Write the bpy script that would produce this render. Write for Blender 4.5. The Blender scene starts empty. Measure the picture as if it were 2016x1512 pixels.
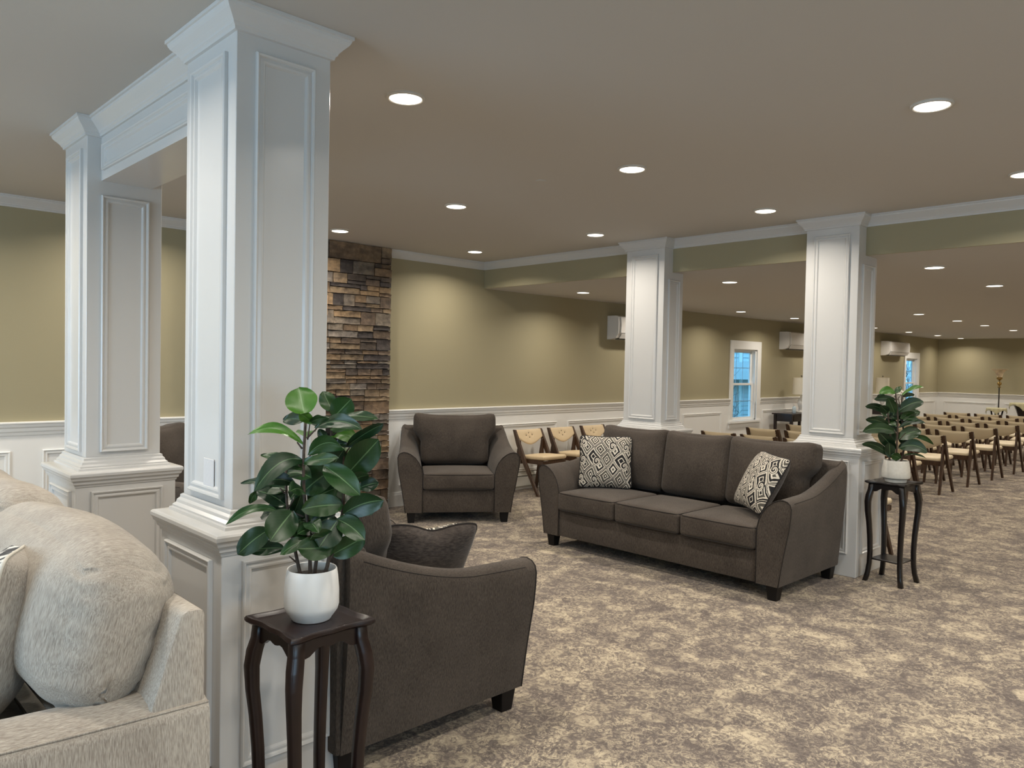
import bpy, bmesh, math, random
from mathutils import Vector, Matrix
random.seed(7)
PI = math.pi
sc = bpy.context.scene
C = sc.collection

# ---------------------------------------------------------------- camera
f_px, yaw, pitch, roll = 1504.66, 0.76657, 0.025413, 0.019529
cam = bpy.data.cameras.new('camera'); co = bpy.data.objects.new('camera', cam); C.objects.link(co)
cam.sensor_width = 36.0; cam.lens = f_px / 2016 * 36; cam.clip_start = .05; cam.clip_end = 200
fw = Vector((math.sin(yaw) * math.cos(pitch), math.cos(yaw) * math.cos(pitch), -math.sin(pitch)))
r0 = Vector((math.cos(yaw), -math.sin(yaw), 0)); u0 = r0.cross(fw)
rt = r0 * math.cos(roll) + u0 * math.sin(roll); up = -r0 * math.sin(roll) + u0 * math.cos(roll)
mw = Matrix((rt, up, -fw)).transposed().to_4x4(); mw.translation = (0, 0, 1.5)
co.matrix_world = mw; sc.camera = co

# ---------------------------------------------------------------- world, daylight, exposure
w = bpy.data.worlds.new('world'); sc.world = w; w.use_nodes = True
w.node_tree.nodes['Background'].inputs[0].default_value = (.22, .62, 1.0, 1)
w.node_tree.nodes['Background'].inputs[1].default_value = 4.2
sc.view_settings.view_transform = 'Standard'; sc.view_settings.look = 'None'
sc.view_settings.gamma = 1; sc.view_settings.use_curve_mapping = False
sc.view_settings.exposure = -0.45
LAMP_W = 17.0           # each recessed light
LAMP_COL = (1.0, .915, .80)
def area(name, loc, rot, sx, sy, power, col, shape='RECTANGLE', spread=PI):
    l = bpy.data.lights.new(name, 'AREA'); l.shape = shape; l.size = sx
    if shape == 'RECTANGLE': l.size_y = sy
    l.energy = power; l.color = col; l.spread = spread
    o = bpy.data.objects.new(name, l); C.objects.link(o); o.location = loc; o.rotation_euler = rot
    return o
area('daylight_west_window', (-3.62, 2.6, 1.45), (0, -PI / 2, 0), 1.5, 3.4, 128, (.74, .87, 1.0))
area('daylight_south_window', (0.6, -4.12, 1.45), (PI / 2, 0, 0), 3.0, 1.5, 45, (.78, .90, 1.0))
sc.cycles.use_denoising = True
sc.cycles.max_bounces = 8; sc.cycles.diffuse_bounces = 4; sc.cycles.glossy_bounces = 3
sc.cycles.transmission_bounces = 4; sc.cycles.sample_clamp_indirect = 6
sc.cycles.use_light_tree = True

# ---------------------------------------------------------------- object helpers
def tag(o, label=None, cat=None, group=None, kind=None):
    if label: o['label'] = label
    if cat: o['category'] = cat
    if group: o['group'] = group
    if kind: o['kind'] = kind
    return o
def empty(name, loc=(0, 0, 0), rz=0, label=None, cat=None, group=None):
    o = bpy.data.objects.new(name, None); C.objects.link(o); o.location = loc; o.rotation_euler = (0, 0, rz)
    o.empty_display_size = .1
    return tag(o, label, cat, group)
def obj(name, bm, mat, parent=None, smooth=None, matrix=None):
    me = bpy.data.meshes.new(name); bmesh.ops.recalc_face_normals(bm, faces=bm.faces[:]) if smooth != 'keep' else None
    bm.to_mesh(me); bm.free()
    for m in (mat if isinstance(mat, (list, tuple)) else [mat]): me.materials.append(m)
    o = bpy.data.objects.new(name, me); C.objects.link(o)
    if parent: o.parent = parent
    if matrix is not None: o.matrix_local = matrix
    if smooth:
        for p in me.polygons: p.use_smooth = True
        if isinstance(smooth, (int, float)) and smooth is not True: me.set_sharp_from_angle(angle=math.radians(smooth))
    return o
def struct(name, bm, mat, parent=None, smooth=None):
    o = obj(name, bm, mat, parent, smooth)
    if not parent: o['kind'] = 'structure'
    return o
def copy_tree(o, parent=None):
    c = o.copy(); C.objects.link(c)
    if parent is not None: c.parent = parent
    for ch in [x for x in KIDS.get(o.name, [])]:
        copy_tree(ch, c)
    return c
KIDS = {}
def index_kids(root):
    KIDS.clear()
    for o in bpy.data.objects:
        if o.parent: KIDS.setdefault(o.parent.name, []).append(o)

# ---------------------------------------------------------------- mesh helpers
def NB(): return bmesh.new()
def box(bm, x0, x1, y0, y1, z0, z1, mi=0):
    vs = [bm.verts.new(p) for p in ((x0, y0, z0), (x1, y0, z0), (x1, y1, z0), (x0, y1, z0), (x0, y0, z1), (x1, y0, z1), (x1, y1, z1), (x0, y1, z1))]
    fs = []
    for f in ((0, 3, 2, 1), (4, 5, 6, 7), (0, 1, 5, 4), (1, 2, 6, 5), (2, 3, 7, 6), (3, 0, 4, 7)):
        fc = bm.faces.new([vs[i] for i in f]); fc.material_index = mi; fs.append(fc)
    return vs, fs
def bevel(bm, r, seg=2):
    bmesh.ops.bevel(bm, geom=bm.edges[:] + bm.verts[:], offset=r, segments=seg, profile=.5, affect='EDGES')
    return bm
def bbox(x0, x1, y0, y1, z0, z1, r=.004, seg=2):
    bm = NB(); box(bm, x0, x1, y0, y1, z0, z1); return bevel(bm, r, seg)
def grid_faces(bm, rows, closed_u=False, closed_v=False, mi=0):
    n = len(rows); m = len(rows[0])
    for i in range(n if closed_v else n - 1):
        for j in range(m if closed_u else m - 1):
            f = bm.faces.new((rows[i][j], rows[i][(j + 1) % m], rows[(i + 1) % n][(j + 1) % m], rows[(i + 1) % n][j])); f.material_index = mi
def lathe(bm, prof, n=24, cx=0, cy=0, cap=True, mi=0):
    rows = []
    for r, z in prof:
        rows.append([bm.verts.new((cx + r * math.cos(2 * PI * k / n), cy + r * math.sin(2 * PI * k / n), z)) for k in range(n)])
    grid_faces(bm, rows, closed_u=True, mi=mi)
    if cap:
        for row in (rows[0], rows[-1]):
            f = bm.faces.new(row); f.material_index = mi
    return bm
def tube(bm, pts, rad, n=8, closed=False, cap=True, sq=False, rot=0, mi=0):
    P = [Vector(p) for p in pts]; N = len(P); rows = []
    if not isinstance(rad, (list, tuple)): rad = [rad] * N
    t0 = None; nrm = None
    for i in range(N):
        a = P[(i - 1) % N] if (closed or i > 0) else P[i]; b = P[(i + 1) % N] if (closed or i < N - 1) else P[i]
        t = (b - a).normalized()
        if nrm is None:
            ref = Vector((0, 0, 1)) if abs(t.z) < .9 else Vector((1, 0, 0))
            nrm = (ref - t * ref.dot(t)).normalized()
        else:
            nrm = (nrm - t * nrm.dot(t)).normalized()
        bn = t.cross(nrm)
        rows.append([bm.verts.new(P[i] + (nrm * math.cos(2 * PI * k / n + rot) + bn * math.sin(2 * PI * k / n + rot)) * rad[i]) for k in range(n)])
    grid_faces(bm, rows, closed_u=True, closed_v=closed, mi=mi)
    if cap and not closed:
        for row in (rows[0], rows[-1]): bm.faces.new(row).material_index = mi
    return bm
def bar(bm, a, b, wx, wy, taper=1.0):
    """straight bar of rectangular section; wx across x, wy across the plane of travel"""
    a = Vector(a); b = Vector(b); t = (b - a).normalized(); X = Vector((1, 0, 0)); Y = t.cross(X).normalized()
    r = []
    for p, s in ((a, 1), (b, taper)):
        r.append([bm.verts.new(p + X * sx * wx / 2 * s + Y * sy * wy / 2 * s) for sx, sy in ((-1, -1), (1, -1), (1, 1), (-1, 1))])
    grid_faces(bm, r, closed_u=True); bm.faces.new(r[0]); bm.faces.new(r[1])
    return bm
def prism(bm, poly, axis, a, b, mi=0):
    """extrude a 2D polygon along axis ('x': poly is (y,z); 'y': (x,z); 'z': (x,y))"""
    def p3(p, t): return {'x': (t, p[0], p[1]), 'y': (p[0], t, p[1]), 'z': (p[0], p[1], t)}[axis]
    r = [[bm.verts.new(p3(p, t)) for p in poly] for t in (a, b)]
    grid_faces(bm, r, closed_u=True, mi=mi)
    for row in r: bm.faces.new(row).material_index = mi
    return bm
def ring_rect(bm, x0, x1, y0, y1, prof, cap=True):
    """profile of (outward offset, z) run round a rectangle with mitred corners"""
    rows = [[bm.verts.new(p) for p in ((x0 - o, y0 - o, z), (x1 + o, y0 - o, z), (x1 + o, y1 + o, z), (x0 - o, y1 + o, z))] for o, z in prof]
    grid_faces(bm, rows, closed_u=True)
    if cap: bm.faces.new(rows[0]); bm.faces.new(rows[-1])
    return bm
def picture_frame(bm, org, U, V, N, w, h, prof=None):
    """raised moulding round a w x h rectangle at org, in plane U,V with normal N; prof = (inset, height)"""
    prof = prof or [(0, 0), (0, .012), (.004, .016), (.010, .014), (.014, .007), (.024, .010), (.030, .009), (.034, .003), (.036, 0)]
    org, U, V, N = Vector(org), Vector(U), Vector(V), Vector(N); rows = []
    for i, hgt in prof:
        rows.append([bm.verts.new(org + U * a + V * b + N * hgt) for a, b in ((i, i), (w - i, i), (w - i, h - i), (i, h - i))])
    grid_faces(bm, rows, closed_u=True); return bm
def rbox(w, d, h, r, puff=(0, 0, 0), cuts=14, shape=None):
    """soft rounded box centred on the origin; puff = outward bulge of the x, y and z faces"""
    bm = NB(); bmesh.ops.create_cube(bm, size=2)
    bmesh.ops.subdivide_edges(bm, edges=bm.edges[:], cuts=cuts, use_grid_fill=True)
    S = Vector((w / 2, d / 2, h / 2)); I = Vector([max(s - r, 1e-4) for s in S])
    for v in bm.verts:
        q = Vector([math.copysign(1 - (1 - abs(c)) ** 1.5, c) if abs(c) > 0 else 0 for c in v.co])
        n = q.copy(); q = Vector((q.x * S.x, q.y * S.y, q.z * S.z))
        cl = Vector([max(-i, min(i, a)) for i, a in zip(I, q)]); dd = q - cl
        if dd.length > 1e-9: q = cl + dd.normalized() * min(r, dd.length) if dd.length > r else q
        q.x += puff[0] * n.x * (1 - n.y ** 2) * (1 - n.z ** 2)
        q.y += puff[1] * n.y * (1 - n.x ** 2) * (1 - n.z ** 2)
        q.z += puff[2] * n.z * (1 - n.x ** 2) * (1 - n.y ** 2)
        if shape: q = shape(q, n)
        v.co = q
    return bm
def rr_path(w, d, z, r, n=5):
    pts = []
    for cx, cy, a0 in ((w / 2 - r, d / 2 - r, 0), (-w / 2 + r, d / 2 - r, 90), (-w / 2 + r, -d / 2 + r, 180), (w / 2 - r, -d / 2 + r, 270)):
        for k in range(n + 1):
            a = math.radians(a0 + 90 * k / n); pts.append((cx + r * math.cos(a), cy + r * math.sin(a), z))
    out = []
    for i, p in enumerate(pts):          # add points along the straights
        q = pts[(i + 1) % len(pts)]; out.append(p)
        L = math.dist(p, q)
        if L > .12:
            for k in range(1, 6): out.append(tuple(p[j] + (q[j] - p[j]) * k / 6 for j in range(3)))
    return out

# ---------------------------------------------------------------- materials
def nodes(name):
    m = bpy.data.materials.new(name); m.use_nodes = True
    return m, m.node_tree.nodes, m.node_tree.links, m.node_tree.nodes['Principled BSDF']
def plain(name, col, rough=.5, metal=0, bump=0, bscale=200, spec=.5, var=0, vscale=3, coat=0):
    m, N, L, b = nodes(name)
    b.inputs['Base Color'].default_value = (*col, 1); b.inputs['Roughness'].default_value = rough
    b.inputs['Metallic'].default_value = metal; b.inputs['Specular IOR Level'].default_value = spec
    b.inputs['Coat Weight'].default_value = coat
    tc = N.new('ShaderNodeTexCoord')
    if bump:
        n = N.new('ShaderNodeTexNoise'); n.inputs['Scale'].default_value = bscale; n.inputs['Detail'].default_value = 2
        L.new(tc.outputs['Object'], n.inputs['Vector'])
        bp = N.new('ShaderNodeBump'); bp.inputs['Strength'].default_value = bump; bp.inputs['Distance'].default_value = .002
        L.new(n.outputs['Fac'], bp.inputs['Height']); L.new(bp.outputs['Normal'], b.inputs['Normal'])
    if var:
        n = N.new('ShaderNodeTexNoise'); n.inputs['Scale'].default_value = vscale; n.inputs['Detail'].default_value = 3
        L.new(tc.outputs['Object'], n.inputs['Vector'])
        r = N.new('ShaderNodeValToRGB'); r.color_ramp.elements[0].position = .3; r.color_ramp.elements[1].position = .7
        r.color_ramp.elements[0].color = (*[c * (1 - var) for c in col], 1); r.color_ramp.elements[1].color = (*[min(1, c * (1 + var)) for c in col], 1)
        L.new(n.outputs['Fac'], r.inputs[0]); L.new(r.outputs[0], b.inputs['Base Color'])
    return m
def emis(name, col, strength):
    m, N, L, b = nodes(name); b.inputs['Base Color'].default_value = (*col, 1)
    b.inputs['Emission Color'].default_value = (*col, 1); b.inputs['Emission Strength'].default_value = strength
    m.cycles.emission_sampling = 'NONE'; return m
def mathn(N, L, op, a, b=None, c=None, clamp=False):
    n = N.new('ShaderNodeMath'); n.operation = op; n.use_clamp = clamp
    for i, v in enumerate((a, b, c)):
        if v is None: continue
        if isinstance(v, (int, float)): n.inputs[i].default_value = v
        else: L.new(v, n.inputs[i])
    return n.outputs[0]
def mixc(N, L, fac, a, b):
    n = N.new('ShaderNodeMix'); n.data_type = 'RGBA'
    if isinstance(fac, (int, float)): n.inputs[0].default_value = fac
    else: L.new(fac, n.inputs[0])
    for i, v in ((6, a), (7, b)):
        if isinstance(v, tuple): n.inputs[i].default_value = (*v, 1)
        else: L.new(v, n.inputs[i])
    return n.outputs[2]
def ramp(N, L, fac, stops, interp='LINEAR'):
    r = N.new('ShaderNodeValToRGB'); r.color_ramp.interpolation = interp; e = r.color_ramp.elements
    while len(e) < len(stops): e.new(.5)
    for el, (p, c) in zip(e, stops):
        el.position = p; el.color = (*(c if isinstance(c, tuple) else (c, c, c)), 1)
    L.new(fac, r.inputs[0]); return r.outputs[0]
def mapped(N, L, out, scale, loc=(0, 0, 0), rot=(0, 0, 0)):
    mp = N.new('ShaderNodeMapping'); mp.inputs['Scale'].default_value = scale; mp.inputs['Location'].default_value = loc; mp.inputs['Rotation'].default_value = rot
    L.new(out, mp.inputs['Vector']); return mp.outputs[0]
def noise(N, L, vec, scale, detail=2, rough=.5, dist=0):
    n = N.new('ShaderNodeTexNoise'); n.inputs['Scale'].default_value = scale; n.inputs['Detail'].default_value = detail
    n.inputs['Roughness'].default_value = rough; n.inputs['Distortion'].default_value = dist
    L.new(vec, n.inputs['Vector']); return n.outputs['Fac'], n.outputs['Color']
def setbump(N, L, b, h, strength, dist=.002):
    bp = N.new('ShaderNodeBump'); bp.inputs['Strength'].default_value = strength; bp.inputs['Distance'].default_value = dist
    L.new(h, bp.inputs['Height']); L.new(bp.outputs['Normal'], b.inputs['Normal'])

M = {}
M['ceiling'] = plain('ceiling_paint', (.53, .505, .465), .9, bump=.15, bscale=300)
M['wall'] = plain('olive_wall_paint', (.36, .318, .200), .75, bump=.12, bscale=350)
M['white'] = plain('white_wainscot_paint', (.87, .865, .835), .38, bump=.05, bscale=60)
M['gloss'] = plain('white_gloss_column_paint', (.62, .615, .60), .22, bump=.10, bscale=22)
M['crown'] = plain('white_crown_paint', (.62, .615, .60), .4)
M['black_wood'] = plain('espresso_leg_wood', (.006, .005, .005), .5, spec=.3)
M['cherry'] = plain('dark_cherry_wood', (.011, .0038, .0034), .34, var=.35, vscale=9, coat=.08)
M['espresso'] = plain('near_black_stand_wood', (.007, .005, .005), .3, coat=.15)
M['ceramic'] = plain('white_ceramic', (.78, .78, .76), .42)
M['ceramic2'] = plain('speckled_grey_ceramic', (.62, .60, .54), .55, var=.05, vscale=60)
M['ceramic_foot'] = plain('bare_grey_foot', (.42, .42, .41), .7)
M['soil'] = plain('dark_soil', (.015, .011, .008), .95, bump=1, bscale=90)
M['brass'] = plain('aged_brass', (.42, .28, .10), .3, metal=1)
M['steel'] = plain('dark_pole', (.08, .075, .07), .35, metal=.8)
M['plastic'] = plain('white_plastic', (.78, .76, .73), .35)
M['dark'] = plain('dark_slot', (.02, .02, .02), .6)
M['plate'] = plain('grey_white_plate', (.66, .65, .65), .4, bump=.4, bscale=70)
M['shade'] = plain('cream_lamp_shade', (.86, .80, .66), .8)
M['torch'] = plain('alabaster_glass', (.68, .54, .36), .4, var=.2, vscale=14)
M['cloth'] = plain('cream_satin_cloth', (.60, .55, .34), .5)
M['heater'] = plain('white_heater_enamel', (.70, .69, .64), .35)
M['firebox'] = plain('black_firebox', (.006, .006, .006), .5)
M['oak'] = plain('light_wood_edge', (.62, .42, .27), .6)
M['tan'] = plain('tan_vinyl', (.66, .52, .33), .5, bump=.1, bscale=60)
M['cream'] = plain('cream_vinyl', (.70, .585, .40), .45, bump=.1, bscale=60)
M['button'] = plain('dark_button', (.05, .035, .02), .5)
M['petal'] = plain('white_petal', (.8, .8, .74), .7)
M['clear'] = plain('frosted_bottle_plastic', (.62, .74, .80), .15)
M['trim_ring'] = plain('white_fixture_ring', (.55, .52, .47), .5)
M['lamp_on'] = emis('lit_diffuser', (1.0, .93, .80), 7.0)
def wood(name, a, b_):
    m, N, L, b = nodes(name); tc = N.new('ShaderNodeTexCoord')
    f, _ = noise(N, L, mapped(N, L, tc.outputs['Object'], (60, 60, 6)), 1, 3)
    L.new(ramp(N, L, f, [(.3, a), (.7, b_)]), b.inputs['Base Color']); b.inputs['Roughness'].default_value = .42
    return m
M['walnut'] = wood('walnut', (.030, .014, .007), (.085, .042, .020))
def fabric(name, dark, light, streak=(230, 230, 26), rough=.95, sheen=.25, bump=.35, lo=.34, hi=.66):
    m, N, L, b = nodes(name); tc = N.new('ShaderNodeTexCoord'); g = N.new('ShaderNodeNewGeometry')
    f1, _ = noise(N, L, mapped(N, L, tc.outputs['Object'], streak), 1, 2, .6)
    f2, _ = noise(N, L, mapped(N, L, tc.outputs['Object'], (streak[0], streak[2] * 1.3, streak[2] * 2)), 1, 2, .6)
    sx = N.new('ShaderNodeSeparateXYZ'); L.new(g.outputs['Normal'], sx.inputs[0])
    k = mathn(N, L, 'POWER', mathn(N, L, 'ABSOLUTE', sx.outputs[2]), 2)
    mx = N.new('ShaderNodeMix'); L.new(k, mx.inputs[0]); L.new(f1, mx.inputs[2]); L.new(f2, mx.inputs[3])
    big, _ = noise(N, L, tc.outputs['Object'], 5, 2)
    t = mathn(N, L, 'ADD', mx.outputs[0], mathn(N, L, 'MULTIPLY', mathn(N, L, 'SUBTRACT', big, .5), .35))
    L.new(ramp(N, L, t, [(lo, dark), (hi, light)]), b.inputs['Base Color'])
    b.inputs['Roughness'].default_value = rough; b.inputs['Sheen Weight'].default_value = sheen; b.inputs['Specular IOR Level'].default_value = .2
    setbump(N, L, b, mx.outputs[0], bump, .002)
    return m
M['chenille'] = fabric('charcoal_brown_chenille', (.021, .016, .0125), (.108, .088, .072), (430, 430, 62), .95, .10, .3, .20, .80)
M['chenille_dark'] = plain('dark_piping', (.018, .014, .012), .9)
M['pillow_back'] = fabric('pillow_back_cloth', (.028, .022, .019), (.075, .060, .051), (40, 40, 200))
M['oat'] = fabric('oatmeal_chenille', (.25, .215, .180), (.49, .445, .38), (430, 430, 40), .9, .12, .08, .32, .68)
M['oat_piping'] = plain('pale_piping', (.60, .56, .48), .8)
def ikat(name, s=3.8, seed=0):
    m, N, L, b = nodes(name); tc = N.new('ShaderNodeTexCoord')
    _, nc = noise(N, L, mapped(N, L, tc.outputs['UV'], (1, 1, 1), (seed, seed * .7, 0)), 3.2, 1)
    v = N.new('ShaderNodeVectorMath'); v.operation = 'MULTIPLY_ADD'; L.new(nc, v.inputs[0]); v.inputs[1].default_value = (.10, .10, 0); L.new(tc.outputs['UV'], v.inputs[2])
    _, n2 = noise(N, L, tc.outputs['UV'], 34, 1)
    v2 = N.new('ShaderNodeVectorMath'); v2.operation = 'MULTIPLY_ADD'; L.new(n2, v2.inputs[0]); v2.inputs[1].default_value = (.009, .009, 0); L.new(v.outputs[0], v2.inputs[2])
    q = mapped(N, L, v2.outputs[0], (s, s * .78, 1), (seed * 1.3, 0, 0), (0, 0, .12))
    sp = N.new('ShaderNodeSeparateXYZ'); L.new(q, sp.inputs[0])
    def diamond(ox, oy):
        a = mathn(N, L, 'ABSOLUTE', mathn(N, L, 'SUBTRACT', mathn(N, L, 'FRACT', mathn(N, L, 'ADD', sp.outputs[0], ox)), .5))
        c = mathn(N, L, 'ABSOLUTE', mathn(N, L, 'SUBTRACT', mathn(N, L, 'FRACT', mathn(N, L, 'ADD', sp.outputs[1], oy)), .5))
        return mathn(N, L, 'ADD', a, c)
    def cell(ox, oy):
        fx = mathn(N, L, 'FLOOR', mathn(N, L, 'ADD', sp.outputs[0], ox)); fy = mathn(N, L, 'FLOOR', mathn(N, L, 'ADD', sp.outputs[1], oy))
        cb = N.new('ShaderNodeCombineXYZ'); L.new(fx, cb.inputs[0]); L.new(fy, cb.inputs[1]); cb.inputs[2].default_value = seed + ox
        wn = N.new('ShaderNodeTexWhiteNoise'); wn.noise_dimensions = '3D'; L.new(cb.outputs[0], wn.inputs['Vector']); return wn.outputs['Value']
    K, G, W_, = (.010, .009, .010), (.085, .080, .066), (.74, .68, .58)
    dA, cA = diamond(0, 0), cell(0, 0); dB, cB = diamond(.5, .5), cell(.5, .5)
    A1 = ramp(N, L, dA, [(0, K), (.10, W_), (.155, G), (.30, W_), (.37, K), (.46, W_)], 'CONSTANT')
    A2 = ramp(N, L, dA, [(0, G), (.09, W_), (.20, K), (.34, W_), (.40, G), (.46, W_)], 'CONSTANT')
    B1 = ramp(N, L, dB, [(0, W_), (.07, K), (.16, W_), (.22, G), (.38, W_), (.44, K)], 'CONSTANT')
    B2 = ramp(N, L, dB, [(0, K), (.14, W_), (.20, K), (.40, W_), (.47, G)], 'CONSTANT')
    A = mixc(N, L, mathn(N, L, 'GREATER_THAN', cA, .5), A1, A2); B = mixc(N, L, mathn(N, L, 'GREATER_THAN', cB, .5), B1, B2)
    col = mixc(N, L, mathn(N, L, 'LESS_THAN', dA, .49), B, A)
    # hooked scrolls cut across some of the diamonds
    at_ = N.new('ShaderNodeMath'); at_.operation = 'ARCTAN2'
    gx = mathn(N, L, 'SUBTRACT', mathn(N, L, 'FRACT', mathn(N, L, 'ADD', sp.outputs[0], .25)), .5); gy = mathn(N, L, 'SUBTRACT', mathn(N, L, 'FRACT', mathn(N, L, 'ADD', sp.outputs[1], .75)), .5)
    L.new(gy, at_.inputs[0]); L.new(gx, at_.inputs[1])
    rad = mathn(N, L, 'SQRT', mathn(N, L, 'ADD', mathn(N, L, 'MULTIPLY', gx, gx), mathn(N, L, 'MULTIPLY', gy, gy)))
    spi = mathn(N, L, 'FRACT', mathn(N, L, 'ADD', mathn(N, L, 'MULTIPLY', rad, 4.4), mathn(N, L, 'MULTIPLY', at_.outputs[0], .1592)))
    sw = ramp(N, L, spi, [(0, K), (.40, W_), (.62, G), (.80, W_)], 'CONSTANT')
    use = mathn(N, L, 'MULTIPLY', mathn(N, L, 'LESS_THAN', rad, .27), mathn(N, L, 'GREATER_THAN', cell(.25, .75), .45))
    col = mixc(N, L, use, col, sw)
    L.new(col, b.inputs['Base Color']); b.inputs['Roughness'].default_value = .85
    return m
M['ikat'] = ikat('black_white_ikat'); M['ikat2'] = ikat('black_white_ikat_b', 3.8, 2.3)
def floral():
    m, N, L, b = nodes('grey_floral_print'); tc = N.new('ShaderNodeTexCoord')
    f, _ = noise(N, L, tc.outputs['UV'], 7, 3, .6, 1.5)
    L.new(ramp(N, L, f, [(0, (.035, .035, .037)), (.47, (.10, .10, .10)), (.53, (.72, .69, .62))], 'CONSTANT'), b.inputs['Base Color']); b.inputs['Roughness'].default_value = .85
    return m
M['floral'] = floral()
def carpet():
    m, N, L, b = nodes('floral_carpet'); tc = N.new('ShaderNodeTexCoord'); P = tc.outputs['Object']
    _, nc = noise(N, L, P, 7, 2)
    v = N.new('ShaderNodeVectorMath'); v.operation = 'MULTIPLY_ADD'; L.new(nc, v.inputs[0]); v.inputs[1].default_value = (.10, .10, 0); L.new(P, v.inputs[2]); Q = v.outputs[0]
    _, n2 = noise(N, L, P, 48, 2)
    v2 = N.new('ShaderNodeVectorMath'); v2.operation = 'MULTIPLY_ADD'; L.new(n2, v2.inputs[0]); v2.inputs[1].default_value = (.044, .044, 0); L.new(P, v2.inputs[2]); Qf = v2.outputs[0]
    # medallion flowers
    vo = N.new('ShaderNodeTexVoronoi'); vo.inputs['Scale'].default_value = 3.9; vo.inputs['Randomness'].default_value = .72; vo.voronoi_dimensions = '2D'; L.new(Qf, vo.inputs['Vector'])
    d = vo.outputs['Distance']
    fl = ramp(N, L, d, [(0, .85), (.035, .80), (.050, .10), (.068, .88), (.19, .80), (.225, .35), (.26, .65), (.30, .30), (.38, .5)])
    sepc = N.new('ShaderNodeSeparateColor'); L.new(vo.outputs['Color'], sepc.inputs[0])
    on = mathn(N, L, 'MULTIPLY', ramp(N, L, d, [(.20, .85), (.34, 0.0)]), ramp(N, L, sepc.outputs[0], [(.15, .35), (.6, .95)]))
    # scribbled vines and leaf edges
    a, _ = noise(N, L, Q, 12, 3, .62, 2.2)
    ridge = mathn(N, L, 'ABSOLUTE', mathn(N, L, 'SUBTRACT', a, .5))
    lines = ramp(N, L, ridge, [(0, 0.0), (.018, .10), (.035, .85), (.10, .45)])
    a2, _ = noise(N, L, mapped(N, L, P, (1, 1, 1), (5, 3, 0)), 24, 4, .68, 1.8)
    sp2 = ramp(N, L, a2, [(.42, 0.0), (.50, .5), (.58, 1.0)])
    base = mathn(N, L, 'ADD', mathn(N, L, 'MULTIPLY', lines, .52), mathn(N, L, 'MULTIPLY', sp2, .48))
    t = N.new('ShaderNodeMix'); L.new(on, t.inputs[0]); L.new(base, t.inputs[2])
    L.new(mathn(N, L, 'ADD', mathn(N, L, 'MULTIPLY', fl, .78), mathn(N, L, 'MULTIPLY', sp2, .22)), t.inputs[3])
    pat, _ = noise(N, L, P, 4.2, 4, .62, .8)
    tt = mathn(N, L, 'ADD', t.outputs[0], mathn(N, L, 'MULTIPLY', mathn(N, L, 'SUBTRACT', pat, .5), 1.6))
    col = ramp(N, L, tt, [(.05, (.110, .088, .078)), (.40, (.175, .145, .125)), (.62, (.30, .25, .192)), (1.0, (.57, .485, .35))])
    pile, _ = noise(N, L, P, 900, 1)
    pb = ramp(N, L, pile, [(.3, (.80, .80, .80)), (.7, (1.12, 1.12, 1.12))])
    mu = N.new('ShaderNodeMix'); mu.data_type = 'RGBA'; mu.blend_type = 'MULTIPLY'; mu.inputs[0].default_value = 1; L.new(col, mu.inputs[6]); L.new(pb, mu.inputs[7])
    L.new(mu.outputs[2], b.inputs['Base Color']); b.inputs['Roughness'].default_value = 1; b.inputs['Specular IOR Level'].default_value = .05
    b.inputs['Sheen Weight'].default_value = .15
    setbump(N, L, b, pile, .4, .004)
    return m
M['carpet'] = carpet()
def stone():
    m, N, L, b = nodes('ledge_stone'); at = N.new('ShaderNodeAttribute'); at.attribute_name = 'stone_tone'; tc = N.new('ShaderNodeTexCoord')
    f, _ = noise(N, L, tc.outputs['Object'], 22, 5, .65); g, _ = noise(N, L, mapped(N, L, tc.outputs['Object'], (1, 1, 2.5)), 7, 3)
    k = ramp(N, L, f, [(.3, .62), (.7, 1.3)]); k2 = ramp(N, L, g, [(.35, (.62, .60, .62)), (.6, (1.1, 1.05, 1.0))])
    mu = N.new('ShaderNodeMix'); mu.data_type = 'RGBA'; mu.blend_type = 'MULTIPLY'; mu.inputs[0].default_value = 1; L.new(at.outputs['Color'], mu.inputs[6]); L.new(k, mu.inputs[7])
    m2 = N.new('ShaderNodeMix'); m2.data_type = 'RGBA'; m2.blend_type = 'MULTIPLY'; m2.inputs[0].default_value = 1; L.new(mu.outputs[2], m2.inputs[6]); L.new(k2, m2.inputs[7])
    L.new(m2.outputs[2], b.inputs['Base Color']); b.inputs['Roughness'].default_value = .8
    setbump(N, L, b, f, .8, .012)
    return m
M['stone'] = stone()
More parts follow.
